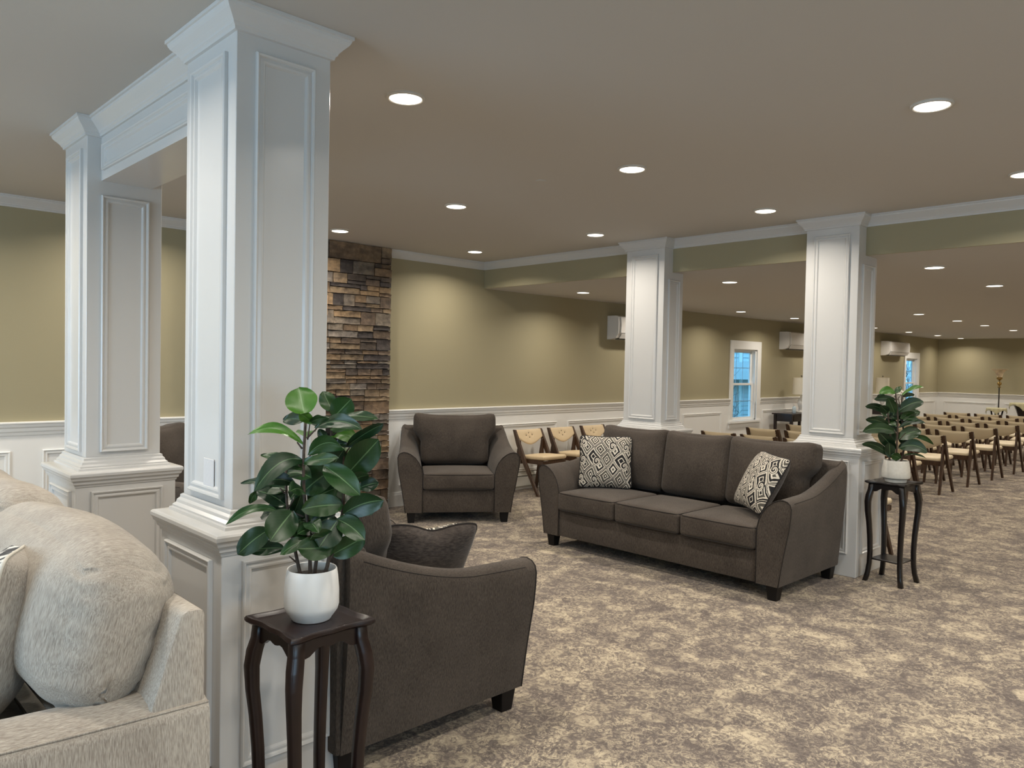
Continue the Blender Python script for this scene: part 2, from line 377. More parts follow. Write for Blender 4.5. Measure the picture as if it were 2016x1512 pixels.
def leafmat():
    m, N, L, b = nodes('rubbery_leaf'); uv = N.new('ShaderNodeTexCoord'); sp = N.new('ShaderNodeSeparateXYZ'); L.new(uv.outputs['UV'], sp.inputs[0])
    at = N.new('ShaderNodeAttribute'); at.attribute_name = 'leaf_tone'
    rib = mathn(N, L, 'ABSOLUTE', mathn(N, L, 'SUBTRACT', sp.outputs[0], .5))
    side = mathn(N, L, 'ABSOLUTE', mathn(N, L, 'SUBTRACT', mathn(N, L, 'FRACT', mathn(N, L, 'MULTIPLY', mathn(N, L, 'SUBTRACT', sp.outputs[1], mathn(N, L, 'MULTIPLY', rib, .7)), 9)), .5))
    isrib = ramp(N, L, rib, [(0, 1.0), (.012, 1.0), (.028, 0.0)])
    isv = mathn(N, L, 'MULTIPLY', mathn(N, L, 'LESS_THAN', side, .03), .07)
    green = mixc(N, L, at.outputs['Fac'], (.004, .021, .008), (.060, .18, .014))
    col = mixc(N, L, mathn(N, L, 'MAXIMUM', mathn(N, L, 'MULTIPLY', isrib, .45), isv), green, (.22, .36, .16))
    g = N.new('ShaderNodeNewGeometry')
    col = mixc(N, L, mathn(N, L, 'MULTIPLY', g.outputs['Backfacing'], .35), col, (.16, .24, .13))
    L.new(col, b.inputs['Base Color']); b.inputs['Roughness'].default_value = .38; b.inputs['Specular IOR Level'].default_value = .5
    return m
M['leaf'] = leafmat()
M['stem'] = plain('plant_stem', (.060, .042, .030), .8, bump=.8, bscale=120, var=.3, vscale=60)
def glass():
    m, N, L, b = nodes('window_glass'); b.inputs['Base Color'].default_value = (.95, .98, 1, 1); b.inputs['Roughness'].default_value = .0
    b.inputs['Transmission Weight'].default_value = 1; b.inputs['IOR'].default_value = 1.1
    return m
M['glass'] = glass()
M['siding'] = plain('pale_siding', (.62, .66, .68), .7)
M['bark'] = plain('shrub_bark', (.10, .07, .06), .9)
M['lead'] = plain('window_grille', (.55, .60, .66), .4)
M['lawn'] = plain('outdoor_ground', (.12, .14, .08), 1, var=.3)
# ================================================================ THE ROOM
H, HL, D, XB, XF = 2.65, 2.36, 6.543, 5.83, 21.4     # ceiling, low ceiling, back wall, beam face, far wall
XW, YS = -3.5, -4.0
bm = NB(); box(bm, XW, XF, YS, D, -.05, 0); struct('floor', bm, M['carpet'])
bm = NB(); box(bm, XW - .1, XB + .02, YS - .1, D + .1, H, H + .1); struct('ceiling', bm, M['ceiling'])
bm = NB(); box(bm, XB + .02, XF + .1, YS - .1, D + .1, HL, H + .1); struct('ceiling', bm, M['ceiling'])
bm = NB(); box(bm, XB, XB + .02, YS - .1, D, HL, H); struct('wall_soffit', bm, M['wall'])
WIN = [(11.33, 12.10), (19.12, 19.88)]; WZ = (.64, 1.83)
def wall_back(y0, y1, z0, z1, mat, name):
    bm = NB(); xs = [XW] + [a for w_ in WIN for a in w_] + [XF]
    for i in range(0, len(xs), 2): box(bm, xs[i], xs[i + 1], y0, y1, z0, z1)
    for a, b in WIN:
        if z0 < WZ[0]: box(bm, a, b, y0, y1, z0, min(z1, WZ[0]))
        if z1 > WZ[1]: box(bm, a, b, y0, y1, max(z0, WZ[1]), z1)
    return struct(name, bm, mat)
wall_back(D, D + .12, 0, H + .1, M['wall'], 'wall_back')
bm = NB(); box(bm, XF, XF + .12, YS - .1, D + .1, 0, H); struct('wall_far', bm, M['wall'])
def holed(bm, ax, c0, c1, a0, a1, h0, h1, z0, z1):
    for (p, q, r_, s) in ((a0, h0, 0, H), (h1, a1, 0, H), (h0, h1, 0, z0), (h0, h1, z1, H)):
        if ax == 'x': box(bm, c0, c1, p, q, r_, s)
        else: box(bm, p, q, c0, c1, r_, s)
bm = NB(); holed(bm, 'x', XW - .12, XW, YS, D, .9, 4.3, .7, 2.2); struct('wall_left', bm, M['wall'])
bm = NB(); holed(bm, 'y', YS - .12, YS, XW, XF, -.9, 2.1, .7, 2.2); struct('wall_front', bm, M['wall'])

# --- wainscot panelling, chair rail, baseboard, crown on the back, left and far walls
RAIL = [(0, .905), (.008, .910), (.010, .930), (.018, .940), (.018, .962), (.028, .972), (.032, .990), (.040, .998), (.040, 1.006), (.034, 1.010), (0, 1.010)]
BASE = [(0, 0), (.018, 0), (.018, .118), (.012, .132), (.010, .145), (0, .150)]
CROWN = [(0, 2.570), (.010, 2.570), (.012, 2.580), (.018, 2.586), (.020, 2.592), (.034, 2.606), (.052, 2.622), (.060, 2.630), (.062, 2.638), (.070, 2.640), (.070, 2.650), (0, 2.650)]
def along_back(bm, prof, x0, x1): prism(bm, [(D - .008 - o if o else D, z) for o, z in prof], 'x', x0, x1)
STX0, STX1 = 2.55, 4.49           # the stone chimney breast
segs = [(XW, STX0), (STX1 + .002, WIN[0][0] - .10), (WIN[0][1] + .13, WIN[1][0] - .10), (WIN[1][1] + .13, XF)]
bm = NB()
for a, b in segs: along_back(bm, RAIL, a, b)
struct('trim_1', bm, M['white'])
bm = NB()
for a, b in ((XW, STX0), (STX1, XF)): along_back(bm, BASE, a, b)
struct('baseboard_back', bm, M['white'])
bm = NB()
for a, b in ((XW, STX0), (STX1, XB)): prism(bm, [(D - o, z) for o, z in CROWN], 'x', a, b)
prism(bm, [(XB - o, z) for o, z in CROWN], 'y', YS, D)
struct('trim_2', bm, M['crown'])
bm = NB()
for a, b in ((XW, STX0), (STX1 + .002, WIN[0][0]), (WIN[0][1], WIN[1][0]), (WIN[1][1], XF)): box(bm, a, b, D - .008, D - .0005, .10, .94)
for a, b in WIN: box(bm, a, b, D - .008, D - .0005, .10, WZ[0])
pan = [(4.684, 5.68), (5.88, 7.083), (7.284, 8.484), (8.684, 9.784), (9.90, 10.995), (12.33, 13.5), (13.7, 14.9), (15.1, 16.3), (16.5, 17.7), (17.9, 18.85), (20.15, 21.2),
       (1.432, 2.45), (-.05, 1.226), (-1.5, -.25), (-3.0, -1.7)]
for a, b in pan: picture_frame(bm, (b, D - .008, .215), (-1, 0, 0), (0, 0, 1), (0, -1, 0), b - a, .58)
struct('trim_3', bm, M['white'])
bm = NB()
for prof in (RAIL, BASE): prism(bm, [(XF - .008 - o if o else XF, z) for o, z in prof], 'y', YS, D)
box(bm, XF - .008, XF - .0005, YS, D, .1, .94)
for k in range(7): picture_frame(bm, (XF - .008, 6.371 - 1.35 * k - 1.18, .215), (0, 1, 0), (0, 0, 1), (-1, 0, 0), 1.18, .575)
struct('trim_4', bm, M['white'])
bm = NB()
for prof in (RAIL, BASE): prism(bm, [(XW + o, z) for o, z in prof], 'y', YS, .8); prism(bm, [(XW + o, z) for o, z in prof], 'y', 4.4, D)
struct('trim_5', bm, M['white'])
bm = NB()
for (y0, y1) in ((.8, .9), (4.3, 4.4)): box(bm, XW - .02, XW + .03, y0, y1, .6, 2.3)
box(bm, XW - .02, XW + .03, .8, 4.4, 2.2, 2.3); box(bm, XW - .02, XW + .06, .8, 4.4, .66, .7); box(bm, XW - .02, XW + .02, 2.57, 2.63, .7, 2.2)
struct('window_3', bm, M['white'])
bm = NB()
for (x0, x1) in ((-1.0, -.9), (2.1, 2.2)): box(bm, x0, x1, YS - .02, YS + .03, .6, 2.3)
box(bm, -1, 2.2, YS - .02, YS + .03, 2.2, 2.3); box(bm, -1, 2.2, YS - .02, YS + .06, .66, .7); box(bm, .57, .63, YS - .02, YS + .02, .7, 2.2)
struct('window_4', bm, M['white'])

# --- double hung windows of the back wall
def window(n, a, b):
    bm = NB(); z0, z1 = WZ; y = D
    box(bm, a - .095, a, y - .025, y, z0 - .02, z1 + .14); box(bm, b, b + .13, y - .025, y, z0 - .02, z1 + .14)
    box(bm, a, b, y - .025, y, z1, z1 + .14);
    box(bm, a - .12, b + .15, y - .055, y + .02, z0 - .035, z0); box(bm, a - .10, b + .13, y - .020, y, z0 - .12, z0 - .035)
    # jambs
    box(bm, a, a + .012, y, y + .11, z0, z1); box(bm, b - .03, b, y, y + .11, z0, z1); box(bm, a, b, y, y + .11, z1 - .02, z1); box(bm, a, b, y, y + .11, z0, z0 + .02)
    w_ = struct('window_%d' % n, bm, M['white'])
    zm = (z0 + z1) / 2 + .01
    for nm, p, q, yy in (('sash', zm - .02, z1 - .02, y + .065), ('sash', z0 + .02, zm + .02, y + .035)):
        bm = NB()
        box(bm, a + .012, a + .035, yy, yy + .03, p, q); box(bm, b - .085, b - .03, yy, yy + .03, p, q)
        box(bm, a + .035, b - .085, yy, yy + .03, q - .035, q); box(bm, a + .035, b - .085, yy, yy + .03, p, p + .035)
        s = struct(nm, bm, M['white'], w_)
        bm = NB(); box(bm, a + .035, b - .085, yy + .012, yy + .016, p + .035, q - .035); struct('pane', bm, M['glass'], s)
        bm = NB(); A, B = a + .035, b - .085
        for k in (1, 2): x = A + (B - A) * k / 3; box(bm, x - .004, x + .004, yy + .017, yy + .021, p + .035, q - .035)
        zz = (p + q) / 2; box(bm, A, B, yy + .017, yy + .021, zz - .004, zz + .004)
        struct('grille', bm, M['lead'], s)
    return w_
window(1, *WIN[0]); window(2, *WIN[1])
# --- outside the windows
bm = NB(); box(bm, XW - 4, 40, D + .14, 22, -.4, -.3); tag(obj('ground', bm, M['lawn']), kind='structure')
def neighbour(x0, x1, y, cols):
    e = empty('house', ((x0 + x1) / 2, y, -.3), 0, 'pale blue clapboard house outside the narrow windows', 'house')
    bm = NB()
    for k in range(46):
        z = k * .11; prism(bm, [(0, z), (-.02, z), (-.003, z + .11), (0, z + .11)], 'x', x0 - e.location.x, x1 - e.location.x)
    box(bm, x0 - e.location.x, x1 - e.location.x, 0, .2, 0, 5.1); obj('siding_wall', bm, M['siding'], e)
    for c in cols:
        bm = NB(); box(bm, c - e.location.x, c + .14 - e.location.x, -.05, 0, 0, 5); obj('corner_board', bm, M['plastic'], e)
    bm = NB(); prism(bm, [(-.45, 1.55), (-.02, 1.55), (-.02, 2.0), (-.30, 1.75)], 'x', x0 - e.location.x, x0 + 6.9 - e.location.x); obj('porch_eave', bm, M['ceramic_foot'], e)
    return e
neighbour(12.0, 40.0, 9.8, (17.2, 30.6))
def branch(bm, p, d, L, r, depth, rng):
    pts = [Vector(p)]; dd = Vector(d).normalized()
    for k in range(5):
        dd = (dd + Vector((rng.uniform(-.3, .3), rng.uniform(-.15, .15), rng.uniform(-.18, .3)))).normalized(); pts.append(pts[-1] + dd * L / 5)
    tube(bm, pts, [r * (1 - .12 * k) for k in range(6)], n=5)
    if depth:
        for k in (1, 2, 3, 4, 5):
            for s in (0, 1):
                branch(bm, pts[k], (rng.uniform(-1, 1), rng.uniform(-.3, .3), rng.uniform(.1, 1)), L * .6, r * .45, depth - 1, rng)
for (x, y, s, lb) in ((12.9, 7.9, 3, 'bare twiggy shrub outside the window nearer the lounge'), (22.2, 7.9, 5, 'bare twiggy shrub outside the window near the far corner')):
    rng = random.Random(s); bm = NB()
    for k in range(3): branch(bm, (0, 0, 0), (rng.uniform(-.5, .3), rng.uniform(-.2, .2), 1), 1.5, .022, 2, rng)
    o = tag(obj('bare_shrub', bm, M['bark']), lb, 'shrub'); o.location = (x, y, -.3)

# ================================================================ COLUMNS
def column(x0, x1, y0, y1, label, po=.058, co_=.088, beam=None):
    """square panelled column on a pedestal; x0..y1 is the shaft"""
    cx, cy = (x0 + x1) / 2, (y0 + y1) / 2; a, b = (x1 - x0) / 2, (y1 - y0) / 2
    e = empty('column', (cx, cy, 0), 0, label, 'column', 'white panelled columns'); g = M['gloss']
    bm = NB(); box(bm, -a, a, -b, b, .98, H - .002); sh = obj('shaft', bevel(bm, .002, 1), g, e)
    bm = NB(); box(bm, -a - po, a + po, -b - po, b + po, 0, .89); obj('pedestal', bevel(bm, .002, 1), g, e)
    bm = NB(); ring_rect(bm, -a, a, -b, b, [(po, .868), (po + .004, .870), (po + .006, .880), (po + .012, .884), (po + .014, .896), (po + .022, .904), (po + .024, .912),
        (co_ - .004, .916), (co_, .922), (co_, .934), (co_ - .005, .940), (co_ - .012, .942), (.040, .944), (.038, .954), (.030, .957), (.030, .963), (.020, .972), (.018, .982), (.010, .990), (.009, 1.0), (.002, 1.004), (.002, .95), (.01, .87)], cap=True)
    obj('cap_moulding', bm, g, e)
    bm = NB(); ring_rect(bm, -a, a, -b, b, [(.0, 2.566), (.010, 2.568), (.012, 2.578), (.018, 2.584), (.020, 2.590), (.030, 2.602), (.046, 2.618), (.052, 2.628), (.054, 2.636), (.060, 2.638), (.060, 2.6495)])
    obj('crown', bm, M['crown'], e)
    m = .064
    fr = [((0, -1, 0), (1, 0, 0), a, b), ((0, 1, 0), (-1, 0, 0), a, b), ((-1, 0, 0), (0, -1, 0), b, a), ((1, 0, 0), (0, 1, 0), b, a)]
    for Nn, U, hw, dist in fr:
        Nn, U = Vector(Nn), Vector(U); ztop = 2.515
        if beam and abs(Nn.y if beam == 'y' else Nn.x) > .5: ztop = 2.29
        bm = NB(); picture_frame(bm, Nn * dist - U * (hw - m) + Vector((0, 0, 1.028)), U, (0, 0, 1), Nn, 2 * (hw - m), ztop - 1.028)
        obj('panel_moulding', bm, g, e)
        bm = NB(); picture_frame(bm, Nn * (dist + po) - U * (hw + po - .066) + Vector((0, 0, .165)), U, (0, 0, 1), Nn, 2 * (hw + po - .066), .68)
        obj('panel_moulding', bm, g, e)
    return e
c1 = column(1.080, 1.424, 2.440, 2.853, 'foremost white panelled column, behind the tall leafy plant')
c2 = column(1.086, 1.436, 4.120, 4.500, 'white panelled column behind the beige sofa, under the far end of the white beam', beam='y')
c3 = column(5.700, 6.000, 3.992, 4.412, 'white panelled column rising behind the left end of the brown sofa', beam='y')
c4 = column(5.705, 6.046, 2.295, 2.693, 'white panelled column between the brown sofa and the smaller plant', po=.075, co_=.100, beam='y')
# outlet plate on the foremost column
e = empty('blank_wall_plate', (1.078, 2.62, 1.093), 0, 'small blank wall plate low on the shaft of the foremost column', 'wall plate')
bm = NB(); box(bm, -.004, 0, -.042, .042, -.062, .062); obj('plate', bevel(bm, .0015, 1), M['plate'], e)
for s in (-1, 1):
    bm = NB(); lathe(bm, [(.003, 0), (.003, .001)], 8); obj('screw', bm, M['plastic'], e, matrix=Matrix.Translation((-.004, 0, s * .048)) @ Matrix.Rotation(-PI / 2, 4, 'Y'))
# beam between the two left columns
BX0, BX1, BY0, BY1 = 1.150, 1.385, 2.853, 4.120
bm = NB(); box(bm, BX0, BX1, BY0, BY1, HL, H - .001)
picture_frame(bm, (BX0, BY1 - .045, 2.402), (0, -1, 0), (0, 0, 1), (-1, 0, 0), BY1 - BY0 - .09, .125)
picture_frame(bm, (BX1, BY0 + .045, 2.402), (0, 1, 0), (0, 0, 1), (1, 0, 0), BY1 - BY0 - .09, .125)
prism(bm, [(BX0 - o, z) for o, z in CROWN], 'y', BY0, BY1); prism(bm, [(BX1 + o, z) for o, z in CROWN], 'y', BY0, BY1)
struct('trim_6', bm, M['gloss'])

# ================================================================ FIREPLACE
e = empty('fireplace', ((STX0 + STX1) / 2, D, 0), 0, 'floor to ceiling fireplace faced in brown ledge stone', 'fireplace')
ox = e.location.x; rng = random.Random(11)
FX0, FX1, FZ0, FZ1 = 3.04, 4.044, .215, .88
bm = NB(); cl = bm.loops.layers.float_color.new('stone_tone'); faces = []
PAL = [(.20, .140, .085), (.165, .115, .072), (.235, .175, .110), (.13, .095, .066), (.19, .160, .125), (.10, .078, .060), (.060, .050, .046), (.25, .175, .10), (.21, .185, .155), (.15, .11, .078)]
def stone_block(x0, x1, z0, z1):
    if x1 - x0 < .01 or z1 - z0 < .01: return
    dpt = .096 + rng.uniform(0, .014); j = lambda: rng.uniform(-.0035, .0035); g = .0035
    t = PAL[rng.randrange(len(PAL))]; s = rng.uniform(.8, 1.2); t = tuple(c * s for c in t)
    n = max(2, int((x1 - x0) / .03)); rows = []
    for k, (zz, ins) in enumerate(((z0 + g, .010), (z0 + g, .0), (z0 + g + .006, -.004), (z0 + (z1 - z0) * .5, -.006), (z1 - g - .006, -.003), (z1 - g, .0), (z1 - g, .010))):
        base = .05 if k in (0, 6) else dpt
        rows.append([bm.verts.new((x0 + g + (x1 - x0 - 2 * g) * i / n - ox, -base + (j() * 1.2 if 0 < k < 6 else 0) + (-ins if k in (2, 3, 4) else 0) * 1.0 + (.005 if i in (0, n) and 0 < k < 6 else 0), zz + j() * .5)) for i in range(n + 1)])
    fs0 = len(bm.faces); grid_faces(bm, rows)
    for side in (0, -1): bm.faces.new([r_[side] for r_ in rows])
    bm.faces.ensure_lookup_table()
    for f in bm.faces[fs0:]:
        for l in f.loops: l[cl] = (*t, 1)
def rowfill(x0, x1, z0, z1, z_open=False):
    x = x0
    while x < x1 - 1e-4:
        w_ = rng.uniform(.10, .34); nx = x + w_
        if x1 - nx < .09: nx = x1
        h = z1 - z0
        if h > .075 and rng.random() < .55:
            zc = z0 + h * rng.choice((.35, .5, .65)); stone_block(x, nx, z0, zc)
            if nx - x > .2 and rng.random() < .6:
                xc = x + (nx - x) * rng.uniform(.35, .65); stone_block(x, xc, zc, z1); stone_block(xc, nx, zc, z1)
            else: stone_block(x, nx, zc, z1)
        else: stone_block(x, nx, z0, z1)
        x = nx
z = 0.0; zs = [0.0]
while z < H - .002:
    h = rng.choice((.045, .06, .08, .10, .115, .13)); z = z + h
    if H - z < .05: z = H - .001
    for lim in (FZ0, FZ1):
        if zs[-1] < lim - .02 and z > lim - .035 and zs[-1] < lim: z = lim
    zs.append(z)
for a, b in zip(zs, zs[1:]):
    if a >= FZ0 - .001 and b <= FZ1 + .001: rowfill(STX0, FX0, a, b); rowfill(FX1, STX1, a, b)
    else: rowfill(STX0, STX1, a, b)
obj('stone_facing', bm, M['stone'], e, smooth=35)
bm = NB(); t_ = -.052
for (x0, x1, z0, z1) in ((STX0, FX0, 0, H - .001), (FX1, STX1, 0, H - .001), (FX0, FX1, 0, FZ0), (FX0, FX1, FZ1, H - .001)): box(bm, x0 - ox, x1 - ox, t_, -.002, z0, z1)
obj('mortar_backing', bm, M['dark'], e)
bm = NB(); box(bm, FX0 - ox, FX1 - ox, -.045, -.035, FZ0, FZ1); box(bm, FX0 - ox, FX0 + .05 - ox, -.10, -.045, FZ0, FZ1); box(bm, FX1 - .05 - ox, FX1 - ox, -.10, -.045, FZ0, FZ1); box(bm, FX0 - ox, FX1 - ox, -.10, -.045, FZ1 - .07, FZ1); box(bm, FX0 - ox, FX1 - ox, -.10, -.045, FZ0, FZ0 + .05)
obj('firebox', bm, M['firebox'], e)
bm = NB()
for k in range(5): box(bm, FX0 + .08 - ox, FX1 - .08 - ox, -.09, -.075, FZ1 - .06 + k * .01, FZ1 - .055 + k * .01)
obj('louver', bm, M['dark'], e)
# light wooden plaque over the fire, only its edge shows past the column
e = empty('wall_plaque', (3.50, D - .125, 1.93), 0, 'light wooden plaque on the stone, only its edge showing past the column', 'plaque')
bm = NB(); box(bm, -.23, .235, -.02, 0, 0, .19); obj('board', bevel(bm, .003), M['oak'], e)

# ================================================================ BASEBOARD HEATER
e = empty('baseboard_heater', (7.9, D - .018, 0), 0, 'long low white baseboard heater behind the folding chairs', 'heater')
bm = NB(); prism(bm, [(0, .02), (-.012, .02), (-.012, .19), (0, .205)], 'x', -1.95, 1.95); obj('back_panel', bm, M['heater'], e)
bm = NB(); prism(bm, [(-.030, .045), (-.040, .045), (-.040, .150), (-.030, .152)], 'x', -1.95, 1.95); obj('front_cover', bm, M['heater'], e)
bm = NB(); prism(bm, [(-.012, .178), (-.030, .168), (-.028, .172), (-.012, .184)], 'x', -1.95, 1.95); obj('damper', bm, M['heater'], e)
bm = NB(); box(bm, -1.95, 1.95, -.028, -.013, .06, .14); obj('fins', bm, M['dark'], e)
for s in (-1, 1):
    bm = NB(); box(bm, s * 1.95 - .01, s * 1.95 + .01, -.042, 0, .02, .205); obj('end_cap', bm, M['heater'], e)

# ================================================================ MINI SPLIT AIR CONDITIONERS
def mini_split(x, label, L=1.0):
    e = empty('air_conditioner', (x, D, 1.865), 0, label, 'air conditioner', 'wall mounted air conditioners'); p = M['plastic']
    prof = [(-.002, 0), (-.002, .315), (-.150, .315), (-.185, .300), (-.195, .20), (-.190, .08), (-.150, .02), (-.06, 0)]
    bm = NB(); prism(bm, prof, 'x', 0, L); obj('body', bm, p, e, smooth=35)
    fp = [(-.186, .306), (-.205, .296), (-.216, .20), (-.210, .085), (-.196, .085), (-.197, .2), (-.188, .296)]
    bm = NB(); prism(bm, fp, 'x', .035, L - .035); obj('front_panel', bm, p, e, smooth=35)
    bm = NB(); prism(bm, [(-.206, .078), (-.165, .012), (-.157, .016), (-.197, .082)], 'x', .06, L - .06); obj('louver', bm, p, e)
    bm = NB(); prism(bm, [(-.186, .075), (-.150, .021), (-.09, .004), (-.09, -.001), (-.152, .016), (-.189, .073)], 'x', .06, L - .06); obj('air_slot', bm, M['dark'], e)
    return e
mini_split(8.06, 'white wall air conditioner partly behind the column at the left end of the brown sofa', .95)
mini_split(12.90, 'white wall air conditioner just right of the nearer narrow window, cut off by a column')
mini_split(17.60, 'white wall air conditioner whole in view, over the corner of the far window', 1.2)

# ================================================================ CEILING FIXTURES
ORD = ['first', 'second', 'third', 'fourth', 'fifth', 'sixth', 'seventh', 'eighth', 'ninth', 'tenth', 'eleventh']
lamp_light = bpy.data.lights.new('lamp_light', 'AREA'); lamp_light.shape = 'DISK'; lamp_light.size = .13
lamp_light.energy = LAMP_W; lamp_light.color = LAMP_COL; lamp_light.spread = math.radians(150)
lamp_light_low = lamp_light.copy(); lamp_light_low.energy = LAMP_W * .80
def fixture0():
    e = empty('recessed_light', (0, 0, 0))
    bm = NB(); lathe(bm, [(.083, 0), (.085, -.004), (.082, -.009), (.074, -.011), (.070, -.008), (.070, 0)], 32, cap=False); obj('trim_ring', bm, M['trim_ring'], e, smooth=40)
    bm = NB(); lathe(bm, [(.001, -.0115), (.040, -.0110), (.066, -.0095), (.0705, -.006), (.0705, -.003)], 32, cap=False); obj('diffuser', bm, M['lamp_on'], e, smooth=True)
    return e
fx = fixture0(); index_kids(fx); first = True
def place_light(x, y, z, label, seen=True):
    global first
    if seen:
        if first: o = fx; first = False
        else: o = copy_tree(fx)
        o.location = (x, y, z - .0005); tag(o, label, 'ceiling light', 'round recessed ceiling lights')
    l = bpy.data.objects.new('lamp_glow', lamp_light if z > 2.5 else lamp_light_low); C.objects.link(l); l.location = (x, y, z - .016)
UX, UY = [1.970, 3.575, 5.150], [1.150, 2.745, 4.335, 5.930]
for i, x in enumerate([-2.8, -1.2, .37] + UX):
    for j, y in enumerate([-3.6, -2.05, -.45] + UY):
        vis = (i >= 3 and j >= 3 and (x, y) not in ((1.970, 1.150), (1.970, 4.335), (1.970, 5.930)))
        lab = None
        if vis: lab = 'lit lounge ceiling light, %s from the back wall, %s' % (ORD[6 - j], ['above the front armchair', 'middle line', 'line nearest the olive beam'][i - 3])
        if x < .5 and y < 4 and x < -1: continue          # the daylit end has its lamps off
        place_light(x, y, H, lab, True if vis or i >= 2 else False) if vis else place_light(x, y, H, lab, False)
LX = [6.775, 8.50, 10.36, 12.08, 13.86, 15.40, 17.30, 19.12, 20.81]; LY = [.30, 2.12, 3.97, 5.87]
seen_low = {(0, 1), (0, 2), (0, 3), (1, 1), (2, 3), (3, 2), (3, 3), (4, 2), (5, 2), (5, 3), (6, 2), (6, 3), (7, 3), (8, 3)}
for i, x in enumerate(LX):
    for j, y in enumerate(LY):
        vis = (i, j) in seen_low
        place_light(x, y, HL, 'lit hall ceiling light, %s line, %s one showing from the columns' % (['aisle', 'open floor', 'middle', 'window wall'][j], ORD[sum(1 for q in seen_low if q[1] == j and q[0] < i)]) if vis else None, vis)
for y in (-1.6, -3.4):
    for x in LX[::2]: place_light(x, y, HL, None, False)
e = empty('ceiling_cover_plate', (3.443, 3.351, H), 0, 'small flat round cover plate on the ceiling between the lit lights', 'cover plate')
bm = NB(); lathe(bm, [(.034, 0), (.034, -.003), (.030, -.005), (.001, -.005)], 24, cap=True); obj('disc', bm, M['ceiling'], e, smooth=40)
# ================================================================ CHARCOAL SEATING
ARM = [(0, .10), (0, .30), (0, .46), (.012, .515), (.035, .567), (.068, .612), (.110, .645), (.145, .662), (.175, .667), (.205, .660), (.225, .643), (.233, .615), (.231, .56), (.222, .48), (.205, .39), (.188, .30), (.172, .20), (.157, .10)]
def arm_prof(t):
    """arm section at depth t (0 front .. 1 back): the top climbs and the flare narrows towards the back"""
    rise = .0 + .03 * t + .16 * max(0, (t - .35) / .65) ** 1.6; out = []
    for a, z in ARM:
        zz = z + rise * max(0, (z - .35) / .317) if z > .35 else z
        fl = max(0, (a - .157)); out.append((a - fl * .35 * t, zz))
    return out
def cushion_piping(w_, d, zz, r, parent, rad=.0032, mat=None, warp=None):
    pts = rr_path(w_, d, zz, r)
    if warp: pts = [warp(Vector(p)) for p in pts]
    return obj('piping', tube(NB(), pts, rad, n=6, closed=True), mat or M['chenille_dark'], parent, smooth=True)
